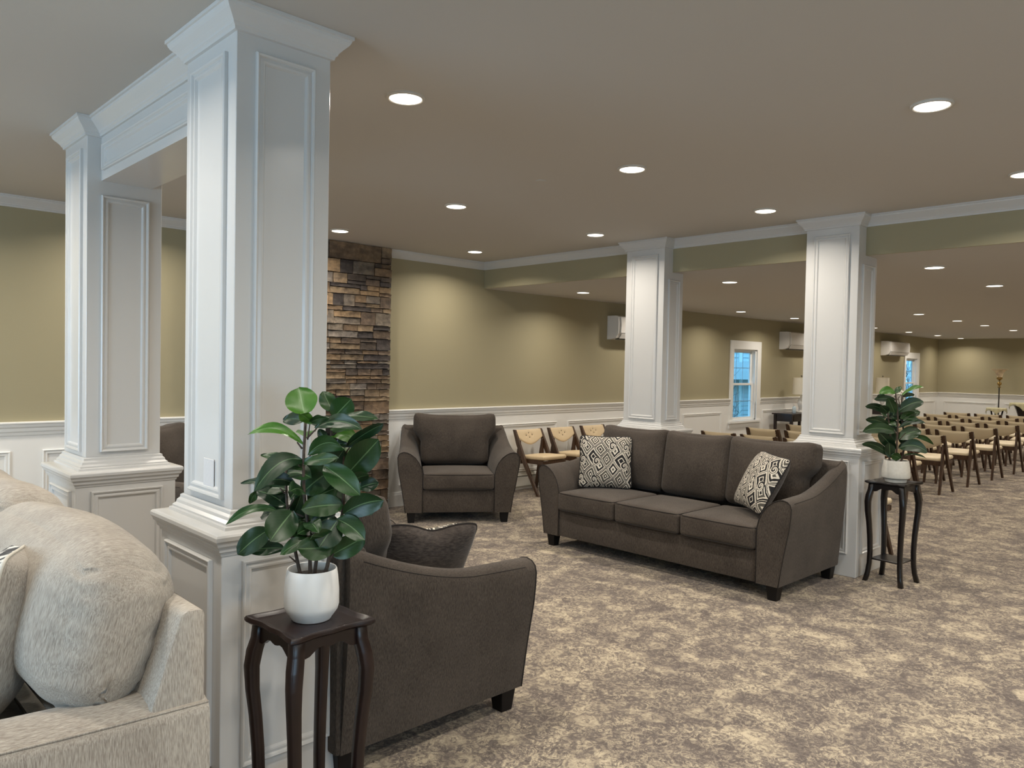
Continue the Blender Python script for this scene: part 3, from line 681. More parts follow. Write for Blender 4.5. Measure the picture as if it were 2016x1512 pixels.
def upholstered(name, wi, n, loc, rz, label, cat, group=None):
    """wi = half of the seat width between the arms, n = number of cushions; front is local -y"""
    e = empty(name, loc, rz, label, cat, group); F = M['chenille']; W = wi + .157; yf, yb = -.46, .46
    bm = NB(); box(bm, -wi - .01, wi + .01, yf + .012, yb - .12, .10, .315); obj('base', bevel(bm, .008, 2), F, e, smooth=40)
    for s in (-1, 1):
        bm = NB(); rows = []; K = 16
        for k in range(K + 1):
            t = k / K; y = yf + (yb - yf - .02) * t
            rows.append([bm.verts.new((s * (wi + a), y, z)) for a, z in arm_prof(t)])
        grid_faces(bm, rows)
        for row in (rows[0], rows[-1]): bm.faces.new(row)
        for r_, q in zip(rows, rows[1:]): bm.faces.new((r_[0], q[0], q[-1], r_[-1]))
        a = obj('arm', bm, F, e, smooth=50)
        pts = [(s * (wi + p), yf - .001, z) for p, z in arm_prof(0)]
        obj('piping', tube(NB(), pts, .0034, n=6), M['chenille_dark'], a, smooth=True)
        pts = [(s * (wi + arm_prof(k / K)[10][0] + .001), yf + (yb - yf - .02) * k / K, arm_prof(k / K)[10][1]) for k in range(1, K)]
        obj('piping', tube(NB(), pts, .0012, n=5), M['chenille_dark'], a, smooth=True)
    bm = NB(); prism(bm, [(yb - .22, .10), (yb, .10), (yb + .01, .80), (yb - .012, .842), (yb - .05, .855), (yb - .11, .83), (yb - .14, .6)], 'x', -W - .0, W + .0)
    for v in bm.verts:                                   # the back panel leans into the arms at its ends
        if v.co.z > .7: v.co.x *= (W + .015) / W
    obj('back_frame', bevel(bm, .012, 2), F, e, smooth=40)
    for sx in (-1, 1):
        for sy in (-1, 1):
            bm = NB(); cx, cy = sx * (W - .055), sy * (.46 - .06); rows = []
            for z, h in ((.10, .041), (0, .030)):
                rows.append([bm.verts.new((cx + (.041 - h) * sx * 0 + q * h, cy + p * h, z)) for q, p in ((-1, -1), (1, -1), (1, 1), (-1, 1))])
            grid_faces(bm, rows, closed_u=True); bm.faces.new(rows[0]); bm.faces.new(rows[1]); obj('leg', bevel(bm, .002, 1), M['black_wood'], e)
    cw = 2 * wi / n
    for k in range(n):
        x = -wi + cw * (k + .5); sw, sd, sh = cw - .008, .60, .155
        def settle(q, nn): q.z -= .006 * (1 - abs(nn.x) ** 2) * max(0, nn.z); return q
        c = obj('seat_cushion', rbox(sw, sd, sh, .028, (0, .012, .022), 14), F, e, smooth=True, matrix=Matrix.Translation((x, -.185, .392)))
        def wp(v, dz=0): return Vector((v.x, v.y - (.010 * (1 - (2 * v.x / sw) ** 2) if v.y < 0 else 0), v.z))
        cushion_piping(sw - .012, sd - .012, sh / 2 - .010, .03, c, warp=wp); cushion_piping(sw - .012, sd - .012, -sh / 2 + .010, .03, c, warp=wp)
        lobL = .075 if k == 0 else .0; lobR = .075 if k == n - 1 else .0
        bw, bd, bh = cw + .012, .20, .51
        def tee(q, nn, lobL=lobL, lobR=lobR, bh=bh):
            up_ = max(0, min(1, (q.z + .02) / .12)); up_ = up_ * up_ * (3 - 2 * up_)
            if q.x < 0: q.x -= lobL * up_ * (-nn.x)
            else: q.x += lobR * up_ * nn.x
            if nn.z > 0: q.z += .036 * (abs(nn.x) ** 3 - .4) * nn.z * (1 if n == 1 else .75)     # ears stand higher than the middle
            q.y -= .018 * math.sin(nn.x * 7 + k) * .25 * (1 - nn.z ** 2)
            return q
        Mx = Matrix.Translation((x, .235, .468 + bh / 2)) @ Matrix.Rotation(math.radians(-9), 4, 'X')
        b = obj('back_cushion', rbox(bw, bd, bh, .060, (.002, .055, .004), 18, tee), F, e, smooth=True, matrix=Mx)
        pts = []
        for q in range(40):
            a = 2 * PI * q / 40; cxn, szn = math.cos(a), math.sin(a)
            X = math.copysign(abs(cxn) ** .42, cxn); Z = math.copysign(abs(szn) ** .42, szn)
            v = Vector((X * (bw / 2 - .004), -.045, Z * (bh / 2 - .004))); v = tee(v, Vector((X, 0, Z))); pts.append(v)
        obj('piping', tube(NB(), pts, .0030, n=6, closed=True), M['chenille_dark'], b, smooth=True)
    return e
fc = Vector((4.61, 5.48)); nn_ = Vector((-.584, -.811)); p_ = fc - nn_ * .46
upholstered('armchair', .338, 1, (p_.x, p_.y, 0), math.radians(-35.7), 'charcoal brown armchair angled out from the right side of the stone fireplace', 'armchair', 'charcoal brown armchairs')
fc = Vector((2.41, 5.43)); nn_ = Vector((.584, -.811)); p_ = fc - nn_ * .46
upholstered('armchair', .338, 1, (p_.x, p_.y, 0), math.radians(35.7), 'charcoal brown armchair in the far gap between the two left white columns', 'armchair', 'charcoal brown armchairs')
upholstered('armchair', .338, 1, (1.875, 2.825, 0), math.radians(90), 'charcoal brown armchair in front, seen side on behind the tall leafy plant', 'armchair', 'charcoal brown armchairs')
upholstered('sofa', .878, 3, (5.08, 3.34, 0), math.radians(-90), 'long charcoal brown three cushion sofa backed against the two far columns', 'sofa')

# ================================================================ THROW PILLOWS
def pillow(name, w_, h, t, mats, center, xdir, updir, label, piping=None, seed=1, pinch=.10, dent=.0):
    """square pillow: front (local -y) in mats[0], back in mats[1]"""
    X = Vector(xdir).normalized(); Z = Vector(updir); Z = (Z - X * Z.dot(X)).normalized(); Y = Z.cross(X)
    mx = Matrix((X, Y, Z)).transposed().to_4x4(); mx.translation = center
    e = empty(name, (0, 0, 0), 0, label, 'pillow'); e.matrix_world = mx
    rng = random.Random(seed); n = 26; ph = [rng.uniform(0, 6) for _ in range(4)]
    def pt(u, v, side):
        sx = 1 - pinch * (1 - v * v) * abs(u) ** 3 * .8 ; sz = 1 - pinch * (1 - u * u) * abs(v) ** 3 * .8
        rd = 1 - .07 * (abs(u) * abs(v)) ** 8
        x, z = u * sx * rd * w_ / 2, v * sz * rd * h / 2
        prof = max(0, (1 - abs(u) ** 2.6)) ** .55 * max(0, (1 - abs(v) ** 2.6)) ** .55
        y = side * t / 2 * prof * (1 + .06 * math.sin(3 * u + ph[0]) * math.cos(3 * v + ph[1]))
        z -= dent * math.exp(-(u / .35) ** 2) * max(0, v) ** 2
        return (x, y, z)
    parts = []
    for side, nm, m in ((-1, 'front_cover', mats[0]), (1, 'back_cover', mats[1])):
        bm = NB(); uv = bm.loops.layers.uv.new('UVMap'); rows = []
        for i in range(n + 1):
            rows.append([bm.verts.new(pt(-1 + 2 * j / n, -1 + 2 * i / n, side)) for j in range(n + 1)])
        for i in range(n):
            for j in range(n):
                q = (rows[i][j], rows[i][j + 1], rows[i + 1][j + 1], rows[i + 1][j])
                f = bm.faces.new(q if side < 0 else q[::-1]); cs = [(j, i), (j + 1, i), (j + 1, i + 1), (j, i + 1)]
                if side > 0: cs = cs[::-1]
                for l, (a, b) in zip(f.loops, cs): l[uv].uv = (a / n, b / n)
        o = obj(nm, bm, m, e, smooth='keep')
        for p in o.data.polygons: p.use_smooth = True
    if piping:
        edge = [(-1 + 2 * k / n, -1) for k in range(n)] + [(1, -1 + 2 * k / n) for k in range(n)] + [(1 - 2 * k / n, 1) for k in range(n)] + [(-1, 1 - 2 * k / n) for k in range(n)]
        obj('piping', tube(NB(), [pt(u, v, 0) for u, v in edge], .0045, n=6, closed=True), piping, e, smooth=True)
    return e
pillow('throw_pillow', .45, .45, .17, (M['ikat'], M['pillow_back']), (5.005, 4.05, .70), (.62, -.785, 0), (.20, .16, .95),
       'black, grey and white patterned pillow upright at the left end of the brown sofa', M['ikat'], 3, .08)
pillow('throw_pillow', .46, .44, .17, (M['ikat2'], M['pillow_back']), (5.00, 2.64, .71), (-.60, -.79, -.03), (.25, -.46, .86),
       'black, grey and white patterned pillow tipped over against the right arm of the brown sofa', M['ikat2'], 5, .08)
pillow('throw_pillow', .50, .44, .17, (M['ikat'], M['pillow_back']), (2.055, 2.70, .60), (-.985, .06, .10), (.03, -.38, .92),
       'patterned pillow showing its plain dark back, leaning inside the near arm of the front armchair', M['chenille_dark'], 8, .05, .03)

# ================================================================ OATMEAL SOFA
e = empty('sofa', (.335, 3.10, 0), math.radians(-90), 'light oatmeal sofa cut off by the lower left corner, behind the foremost column', 'sofa'); F = M['oat']
HW = 1.15; yb = .475; yf = -.475
bm = NB(); box(bm, -HW + .2, HW - .2, yf + .02, yb - .1, .06, .31); obj('base', bevel(bm, .01), F, e, smooth=40)
for s in (1, -1):
    bm = NB(); rows = []; K = 14
    for k in range(K + 1):
        t = k / K; y = yf + (yb - yf + .0) * t; zt = .665 - .055 * t - .012 * math.sin(t * PI); o_ = HW - .012 + .012 * t; i_ = o_ - .225
        sec = [(o_, .05), (o_ + .004, .30), (o_, zt - .030), (o_ - .004, zt - .014), (o_ - .016, zt - .003), (o_ - .05, zt + .010), (o_ - .11, zt + .018), (o_ - .17, zt + .010), (i_ + .02, zt - .012), (i_ + .003, zt - .035), (i_, .30), (i_, .05)]
        rows.append([bm.verts.new((s * a, y, z)) for a, z in sec])
    grid_faces(bm, rows, closed_u=True); bm.faces.new(rows[0]); bm.faces.new(rows[-1])
    a = obj('arm', bm, F, e, smooth=60)
    pts = [(s * (HW - .012 + .012 * k / K - .012), yf + .95 * k / K, .665 - .055 * k / K - .012 * math.sin(k / K * PI) - .004) for k in range(K + 1)]
    obj('seam', tube(NB(), pts, .0035, n=5), M['oat_piping'] if False else F, a, smooth=True)
bm = NB(); prism(bm, [(yb - .17, .06), (yb - .145, .60), (yb - .068, .842), (yb - .050, .852), (yb - .015, .850), (yb - .004, .838), (yb - .002, .06)], 'x', -HW + .022, HW - .022)
obj('back_frame', bevel(bm, .010, 2), F, e, smooth=40)
for k, x in enumerate((-.465, .465)):
    c = obj('seat_cushion', rbox(.92, .68, .17, .045, (0, .01, .03), 14), F, e, smooth=True, matrix=Matrix.Translation((x, -.15, .392)))
    cushion_piping(.90, .66, .072, .04, c, mat=F)
    rng = random.Random(20 + k); ph = [rng.uniform(0, 6) for _ in range(6)]
    def slump(q, nn, x=x):
        q.z += .012 * math.sin(nn.x * 3 + ph[0]) * max(0, nn.z)
        endw = abs(nn.x) ** 6                                            # gathered ends
        r_ = math.sin(nn.z * 17 + 5 * nn.y + ph[1]) + .6 * math.sin(nn.z * 31 + ph[2])
        q.x += math.copysign(.004 * r_ * endw, nn.x)
        edge = max(0, abs(nn.x) - .80) / .2
        q.y += .004 * edge * math.sin(nn.z * 20 + ph[3])
        q.y += .010 * math.sin(nn.x * 4 + ph[5]) * (1 - nn.z ** 2)
        if nn.z < 0: q.y += .05 * nn.z * (nn.z) * (1 if nn.y < 0 else -1)
        return q
    bx = x + math.copysign(.050, x)
    Mx = Matrix.Translation((bx, .275, .782)) @ Matrix.Rotation(math.radians(-14), 4, 'X')
    b = obj('back_cushion', rbox(1.05, .30, .455, .13, (.02, .030, .012), 26, slump), F, e, smooth=True, matrix=Mx)
for sx in (-1, 1):
    for sy in (-1, 1):
        bm = NB(); box(bm, sx * 1.08 - .03, sx * 1.08 + .03, sy * .41 - .03, sy * .41 + .03, 0, .06); obj('leg', bevel(bm, .003), M['black_wood'], e)
pillow('throw_pillow', .50, .50, .20, (M['floral'], M['oat']), (.455, 2.50, .735), (-.40, -.92, .04), (.20, -.09, .96),
       'oatmeal pillow with pale piping and a grey print, at the lower left edge', M['oat_piping'], 12, .06)

# ================================================================ PLANT STANDS
def plant_stand(x, y, rz, label, mat):
    e = empty('plant_stand', (x, y, 0), rz, label, 'plant stand', 'dark wooden plant stands'); T = .717; hw = .143
    def edge(s_, off=0):                                  # scalloped outline
        pts = []
        for side in range(4):
            a = side * PI / 2
            for k in range(16):
                u = -1 + 2 * k / 16; d = 1 - .085 * (math.cos(u * PI * .5) ** 2) + .035 * math.cos(u * PI * 2) * (1 - abs(u)) ; 
                if abs(u) > .86: d -= .06 * (abs(u) - .86) / .14 * .5
                px, py = u * s_ , -d * s_
                pts.append((px * math.cos(a) - py * math.sin(a), px * math.sin(a) + py * math.cos(a)))
        return pts
    bm = NB(); rows = []
    for s_, z in ((hw - .030, T - .003), (hw - .022, T - .003), (hw - .012, T + .004), (hw - .004, T + .005), (hw, T - .001), (hw, T - .008), (hw - .010, T - .016), (hw - .03, T - .018)):
        rows.append([bm.verts.new((a, b, z)) for a, b in edge(s_)])
    grid_faces(bm, rows, closed_u=True); bm.faces.new(rows[0]); bm.faces.new(rows[-1]); obj('table_top', bm, mat, e, smooth=45)
    for k in range(4):
        a = k * PI / 2; bm = NB(); n = 16; A = .115; rows = []
        for i in range(n + 1):
            u = -1 + 2 * i / n; drop = .030 + .030 * abs(u) ** 1.5 + .006 * math.cos(u * PI * 3)
            rows.append([bm.verts.new((u * (A - .006), yy, zz)) for yy, zz in ((-A, T - .017), (-A + .014, T - .017), (-A + .014, T - .017 - drop), (-A, T - .017 - drop))])
        grid_faces(bm, rows, closed_u=True); bm.faces.new(rows[0]); bm.faces.new(rows[-1])
        obj('apron', bm, mat, e, matrix=Matrix.Rotation(a, 4, 'Z'))
    for sx in (-1, 1):
        for sy in (-1, 1):
            path = [(.106, T - .017), (.108, .66), (.117, .62), (.123, .57), (.121, .50), (.114, .42), (.108, .32), (.105, .22), (.107, .13), (.114, .06), (.126, .0)]
            hwid = [.0175, .0185, .0190, .0180, .0165, .0155, .0150, .0145, .0140, .0140, .0150]
            bm = NB(); rows = []
            for (r_, z), h in zip(path, hwid):
                rows.append([bm.verts.new((sx * r_ + a * h, sy * r_ + b * h, z)) for a, b in ((-1, -1), (1, -1), (1, 1), (-1, 1))])
            grid_faces(bm, rows, closed_u=True); bm.faces.new(rows[0]); bm.faces.new(rows[-1]); obj('leg', bevel(bm, .002, 1), mat, e, smooth=50)
    bm = NB(); box(bm, -.105, .105, -.105, .105, .155, .166); obj('shelf', bevel(bm, .002, 1), mat, e)
    return e
plant_stand(1.165, 2.075, math.radians(2), 'reddish dark wood plant stand before the foremost column', M['cherry'])
plant_stand(5.750, 2.018, math.radians(-5), 'near black plant stand beside the right hand column and the brown sofa', M['espresso'])

# ================================================================ POTTED FIGS
def potted(x, y, z, label, leaves, stems, twigs, pot, seed, mat, sr=1.0, fill=0):
    e = empty('potted_plant', (x, y, z), 0, label, 'plant', 'rubber leaved plants in white pots')
    bm = NB(); lathe(bm, pot, 48, cap=False); bm.faces.new([v for v in bm.verts if abs(v.co.z - pot[0][1]) < 1e-6 and (v.co.xy.length - pot[0][0]) < 1e-4][:48]); obj('pot', bm, mat, e, smooth=40)
    zt = pot[-1][1] ; rs = pot[-1][0]
    bm = NB(); lathe(bm, [(.001, zt + .012), (rs * .6, zt + .008), (rs - .001, zt)], 32, cap=False); obj('soil', bm, M['soil'], e, smooth=True)
    for s in stems:
        p0 = Vector(s[0]); base = Vector((p0.x * .8, p0.y * .6, zt + .002)); P = [base] + [Vector(p) for p in s]; Q = []
        for i in range(len(P) - 1):
            for k in range(5):
                t = k / 5; a = P[max(i - 1, 0)]; b, c_ = P[i], P[i + 1]; d = P[min(i + 2, len(P) - 1)]
                Q.append(.5 * ((2 * b) + (-a + c_) * t + (2 * a - 5 * b + 4 * c_ - d) * t * t + (-a + 3 * b - 3 * c_ + d) * t ** 3))
        Q.append(P[-1]); n = len(Q)
        obj('stem', tube(NB(), Q, [.0062 * sr * (1 - .35 * i / n) for i in range(n)], n=8), M['stem'], e, smooth=True)
    for s in twigs: obj('twig', tube(NB(), s, [.0032 * sr, .0020 * sr], n=6), M['stem'], e, smooth=True)
    rng = random.Random(seed); bm = NB(); uv = bm.loops.layers.uv.new('UVMap'); tone = bm.verts.layers.float.new('leaf_tone')
    extra = []
    for k in range(fill):                                 # smaller inner leaves close to the stems
        s = stems[k % len(stems)]; i = rng.randrange(0, len(s) - 1); q = Vector(s[i]).lerp(Vector(s[i + 1]), rng.random())
        a = rng.uniform(0, 2 * PI); l_ = rng.uniform(.075, .105); z_ = rng.uniform(-.02, .05)
        if q.z < .2: continue
        extra.append((tuple(q), (q.x + math.cos(a) * l_, q.y + math.sin(a) * l_, q.z + z_), rng.uniform(.040, .056), .012, 1.2))
    for (b, t, wd, arch, tw) in list(leaves) + extra:
        tw *= .38; wd *= 1.42 if x < 3 else 1.12; B, Tp = Vector(b), Vector(t); ax = Tp - B; L = ax.length; ax.normalize(); B = B - ax * L * .03; L *= 1.07
        view = Vector((-x, -y, 1.5 - z - B.z)).normalized()      # blades turn to the open side of the room
        side = ax.cross(view);
        if side.length < .2: side = ax.cross(Vector((0, 0, 1)))
        side.normalize(); nrm = side.cross(ax).normalized()
        if nrm.z < 0 and tw > .35: pass
        # tw tips the blade from facing the room towards lying flat
        horiz = Vector((-ax.y, ax.x, 0)); horiz = horiz.normalized() if horiz.length > .1 else side
        if horiz.dot(side) < 0: horiz = -horiz
        side2 = (side * (1 - tw) + horiz * tw); side2 = (side2 - ax * side2.dot(ax)).normalized(); n2 = side2.cross(ax).normalized()
        if n2.z < 0 and abs(n2.z) > .3: n2 = -n2
        if n2.dot(view) < 0 and tw < .35: n2 = -n2
        tn = rng.uniform(.0, .26); tn = .85 if (B.z > .48 and rng.random() < .3) else tn
        nu, nv = 8, 12; rows = []; curl = rng.uniform(.05, .22); wav = rng.uniform(0, 6)
        pet = .06
        for i in range(nv + 1):
            s = i / nv; w_ = wd / 2 * (math.sin(PI * min(1, s ** .80) * .985 + .01) ** .62) * (.72 + .40 * s) * (1 if s > 0 else .1)
            w_ = max(w_, .0012)
            if s >= 1: w_ = .0012
            cen = B + ax * L * s + Vector((0, 0, 1)) * arch * 4 * s * (1 - s) * .8
            row = []
            for j in range(nu + 1):
                u = -1 + 2 * j / nu
                p = cen + side2 * w_ * u * (1 - curl * .3) + n2 * (w_ * curl * (u * u) + .0035 * math.sin(s * 9 + wav + u * 2) * abs(u) - .0015 * (1 - min(1, abs(u) * 4)))
                v = bm.verts.new(p); v[tone] = tn; row.append(v)
            rows.append(row)
        for i in range(nv):
            for j in range(nu):
                f = bm.faces.new((rows[i][j], rows[i][j + 1], rows[i + 1][j + 1], rows[i + 1][j]))
                for l, (a, c_) in zip(f.loops, ((j, i), (j + 1, i), (j + 1, i + 1), (j, i + 1))): l[uv].uv = (a / nu, c_ / nv)
    obj('foliage', bm, M['leaf'], e, smooth='keep')
    for p in e.children[-1].data.polygons if e.children else []: p.use_smooth = True
    return e
POT1 = [(.054, .002), (.058, .001), (.062, .008), (.078, .030), (.082, .045), (.0815, .09), (.078, .130), (.0745, .152), (.073, .155), (.071, .154), (.070, .150), (.072, .128)]
POT2 = [(.066, .001), (.069, .002), (.073, .022), (.092, .034), (.0955, .050), (.093, .085), (.086, .130), (.0815, .154), (.080, .157), (.078, .156), (.077, .150), (.079, .132)]
FIG_LEAVES=[
((-0.0358, -0.0053, 0.6251),(-0.0321, 0.0354, 0.7003),0.0766,0.0000,0.0),((0.0565, -0.0107, 0.632),(0.0415, 0.0196, 0.689),0.0412,0.0000,0.1),((0.0593, -0.0141, 0.6135),(0.0918, -0.0573, 0.6686),0.0589,0.0000,0.0),((0.0607, -0.0571, 0.6146),(0.1217, -0.1575, 0.6137),0.0275,0.0098,1.1),((0.0841, -0.0549, 0.526),(0.1318, -0.1678, 0.5971),0.0334,0.0059,0.8),((-0.0105, -0.0312, 0.5838),(0.0408, -0.1915, 0.5884),0.0373,0.0294,0.8),((-0.0232, -0.0184, 0.5992),(-0.0043, -0.0915, 0.6166),0.0236,0.0059,0.9),((-0.0198, -0.0217, 0.6001),(-0.069, -0.0427, 0.6284),0.0275,0.0020,0.7),((-0.0259, 0.0122, 0.604),(-0.0463, 0.1011, 0.6009),0.0334,0.0059,0.4),((-0.0404, -0.0041, 0.5348),(-0.1624, 0.0865, 0.5611),0.0294,0.0412,1.0),((0.0745, -0.0762, 0.4468),(0.1223, -0.1603, 0.549),0.0746,0.0000,0.0),((-0.0264, -0.0187, 0.5049),(0.0094, -0.1494, 0.5313),0.0432,0.0314,0.7),((-0.0406, -0.0059, 0.4798),(-0.0078, -0.1477, 0.5049),0.0294,0.0039,0.8),((-0.0406, -0.0058, 0.4837),(-0.1729, 0.0217, 0.4054),0.0491,0.0471,0.6),((-0.0481, 0.057, 0.4818),(-0.1008, 0.1358, 0.4916),0.0216,0.0039,0.9),((-0.0438, 0.0223, 0.4056),(-0.1349, 0.0548, 0.4141),0.0334,0.0236,0.8),((-0.0565, 0.0765, 0.414),(-0.1438, 0.1741, 0.4038),0.0216,0.0079,0.9),((0.0075, -0.0525, 0.4713),(0.0423, -0.1858, 0.401),0.0589,0.0059,0.3),((0.1097, -0.084, 0.3984),(0.1567, -0.1149, 0.414),0.0373,0.0039,0.5),((0.0601, -0.0805, 0.3253),(0.1202, -0.1923, 0.3723),0.0589,0.0137,0.4),((0.0559, -0.0756, 0.3509),(-0.0595, -0.0479, 0.3483),0.0550,0.0059,0.4),((-0.0963, 0.0425, 0.3312),(-0.2152, 0.1142, 0.2974),0.0236,0.0334,0.9),((-0.0623, 0.0098, 0.3321),(-0.1419, -0.0132, 0.2628),0.0746,0.0039,0.3),((-0.1134, 0.0571, 0.2758),(-0.1875, 0.0982, 0.2084),0.0550,0.0079,0.4),((-0.0763, 0.0332, 0.2192),(-0.1561, 0.0959, 0.2118),0.0373,0.0059,0.5),((-0.0345, -0.0475, 0.2534),(-0.1106, -0.0172, 0.2165),0.0314,0.0118,0.7),((0.0278, -0.0805, 0.2325),(-0.0844, -0.0694, 0.2397),0.0589,-0.0039,0.4),((0.0273, -0.0672, 0.2023),(0.0866, -0.15, 0.262),0.0550,0.0000,0.4),((0.0391, -0.0747, 0.3091),(0.0694, -0.1751, 0.2631),0.0510,0.0118,0.5),((0.0338, -0.0836, 0.3072),(-0.0238, -0.0861, 0.2405),0.0668,0.0000,0.1),((0.0349, -0.0701, 0.3267),(-0.0365, -0.0575, 0.3081),0.0275,0.0079,0.7),((0.0387, -0.0415, 0.4518),(-0.0281, 0.0067, 0.3882),0.0707,0.0079,0.5),((0.0591, -0.0353, 0.397),(-0.0068, 0.0128, 0.3571),0.0707,0.0039,0.5),((-0.0457, 0.0195, 0.2749),(-0.0652, 0.0118, 0.3085),0.0353,0.0000,0.2),((0.0779, -0.0705, 0.3095),(0.0963, -0.1027, 0.2923),0.0294,0.0020,0.3),((-0.026, 0.0185, 0.3864),(-0.0352, 0.0525, 0.3143),0.0353,0.0000,0.4),((0.019, 0.0073, 0.5122),(0.0551, -0.0281, 0.4932),0.0353,0.0020,0.4),((0.07, -0.0556, 0.5149),(0.0506, -0.0248, 0.465),0.0393,0.0000,0.3),((0.0221, 0.0066, 0.5765),(0.0402, 0.0019, 0.5437),0.0236,0.0000,0.3),((-0.0098, 0.0142, 0.3131),(-0.0175, 0.0465, 0.2321),0.0432,0.0000,0.3),((-0.0563, 0.0779, 0.4581),(-0.0216, 0.0452, 0.4791),0.0471,0.0020,0.4),((0.059, -0.0168, 0.5281),(0.0841, -0.0548, 0.528),0.0236,0.0059,0.8),((0.0733, -0.0323, 0.4802),(0.0661, -0.0008, 0.3878),0.0628,0.0000,0.3),((0.0059, 0.0261, 0.2931),(0.0575, -0.011, 0.2559),0.0589,0.0000,0.3),((-0.011, 0.0472, 0.4296),(0.0692, -0.0015, 0.4529),0.0589,0.0039,0.4),((-0.0473, 0.0114, 0.3934),(-0.0761, -0.0032, 0.3748),0.0294,0.0039,0.5),((-0.1263, 0.1151, 0.3877),(-0.1408, 0.1277, 0.3495),0.0196,0.0000,0.8),((0.0996, -0.0908, 0.3241),(0.1412, -0.1169, 0.3271),0.0236,0.0020,0.5),((-0.0564, 0.0776, 0.446),(-0.0615, 0.1092, 0.4145),0.0353,0.0000,0.4),]
FIG_STEMS=[
[(-0.0248, -0.0325, 0.1565), (-0.0266, -0.0269, 0.2663), (-0.0367, -0.013, 0.3838), (-0.0377, -0.0084, 0.4858), (-0.0331, -0.0088, 0.6036)],[(-0.0447, 0.0008, 0.1649), (-0.0543, 0.0273, 0.2608), (-0.0592, 0.0487, 0.3378), (-0.0568, 0.0642, 0.4496)],[(0.0172, -0.0587, 0.1666), (0.0341, -0.0584, 0.2434), (0.0611, -0.0678, 0.3212), (0.0697, -0.0587, 0.4191), (0.0762, -0.0478, 0.5138)],[(0.0033, -0.0173, 0.1725), (0.0299, -0.0095, 0.3361), (0.0502, -0.0089, 0.5118), (0.0563, -0.0118, 0.5965)],]
FIG_TWIGS=[
[(-0.0404, -0.0046, 0.521), (-0.0517, 0.0069, 0.5403)],[(-0.0304, -0.0131, 0.5527), (-0.0091, -0.0326, 0.5827)],[(-0.0292, -0.0165, 0.4899), (-0.0193, -0.0254, 0.5098)],[(-0.029, -0.0146, 0.5488), (-0.0232, -0.0184, 0.6)],[(0.0562, -0.0131, 0.5563), (0.0698, -0.0393, 0.5798)],[(0.0768, -0.0488, 0.4978), (0.0884, -0.0592, 0.5221)],[(-0.0648, 0.0556, 0.3814), (-0.0747, 0.0657, 0.397)],[(-0.0578, 0.0472, 0.3339), (-0.0424, 0.0201, 0.3799)],[(-0.0543, 0.027, 0.2509), (-0.0776, 0.0361, 0.2665)],[(-0.0481, 0.0045, 0.1767), (-0.0651, 0.0215, 0.1959)],[(-0.0407, -0.0066, 0.4582), (-0.0491, 0.0021, 0.4737)],[(0.0216, -0.0622, 0.1864), (0.0316, -0.0712, 0.2064)],[(-0.0272, -0.0261, 0.2742), (-0.0043, -0.0461, 0.3297)],[(-0.0437, -0.0061, 0.3875), (-0.055, 0.0054, 0.4068)],[(-0.0383, -0.0138, 0.317), (-0.0637, 0.0112, 0.332)],[(-0.0977, 0.0439, 0.3311), (-0.0578, 0.0468, 0.3219)],[(0.037, -0.0609, 0.2514), (0.0405, -0.0761, 0.3091)],]
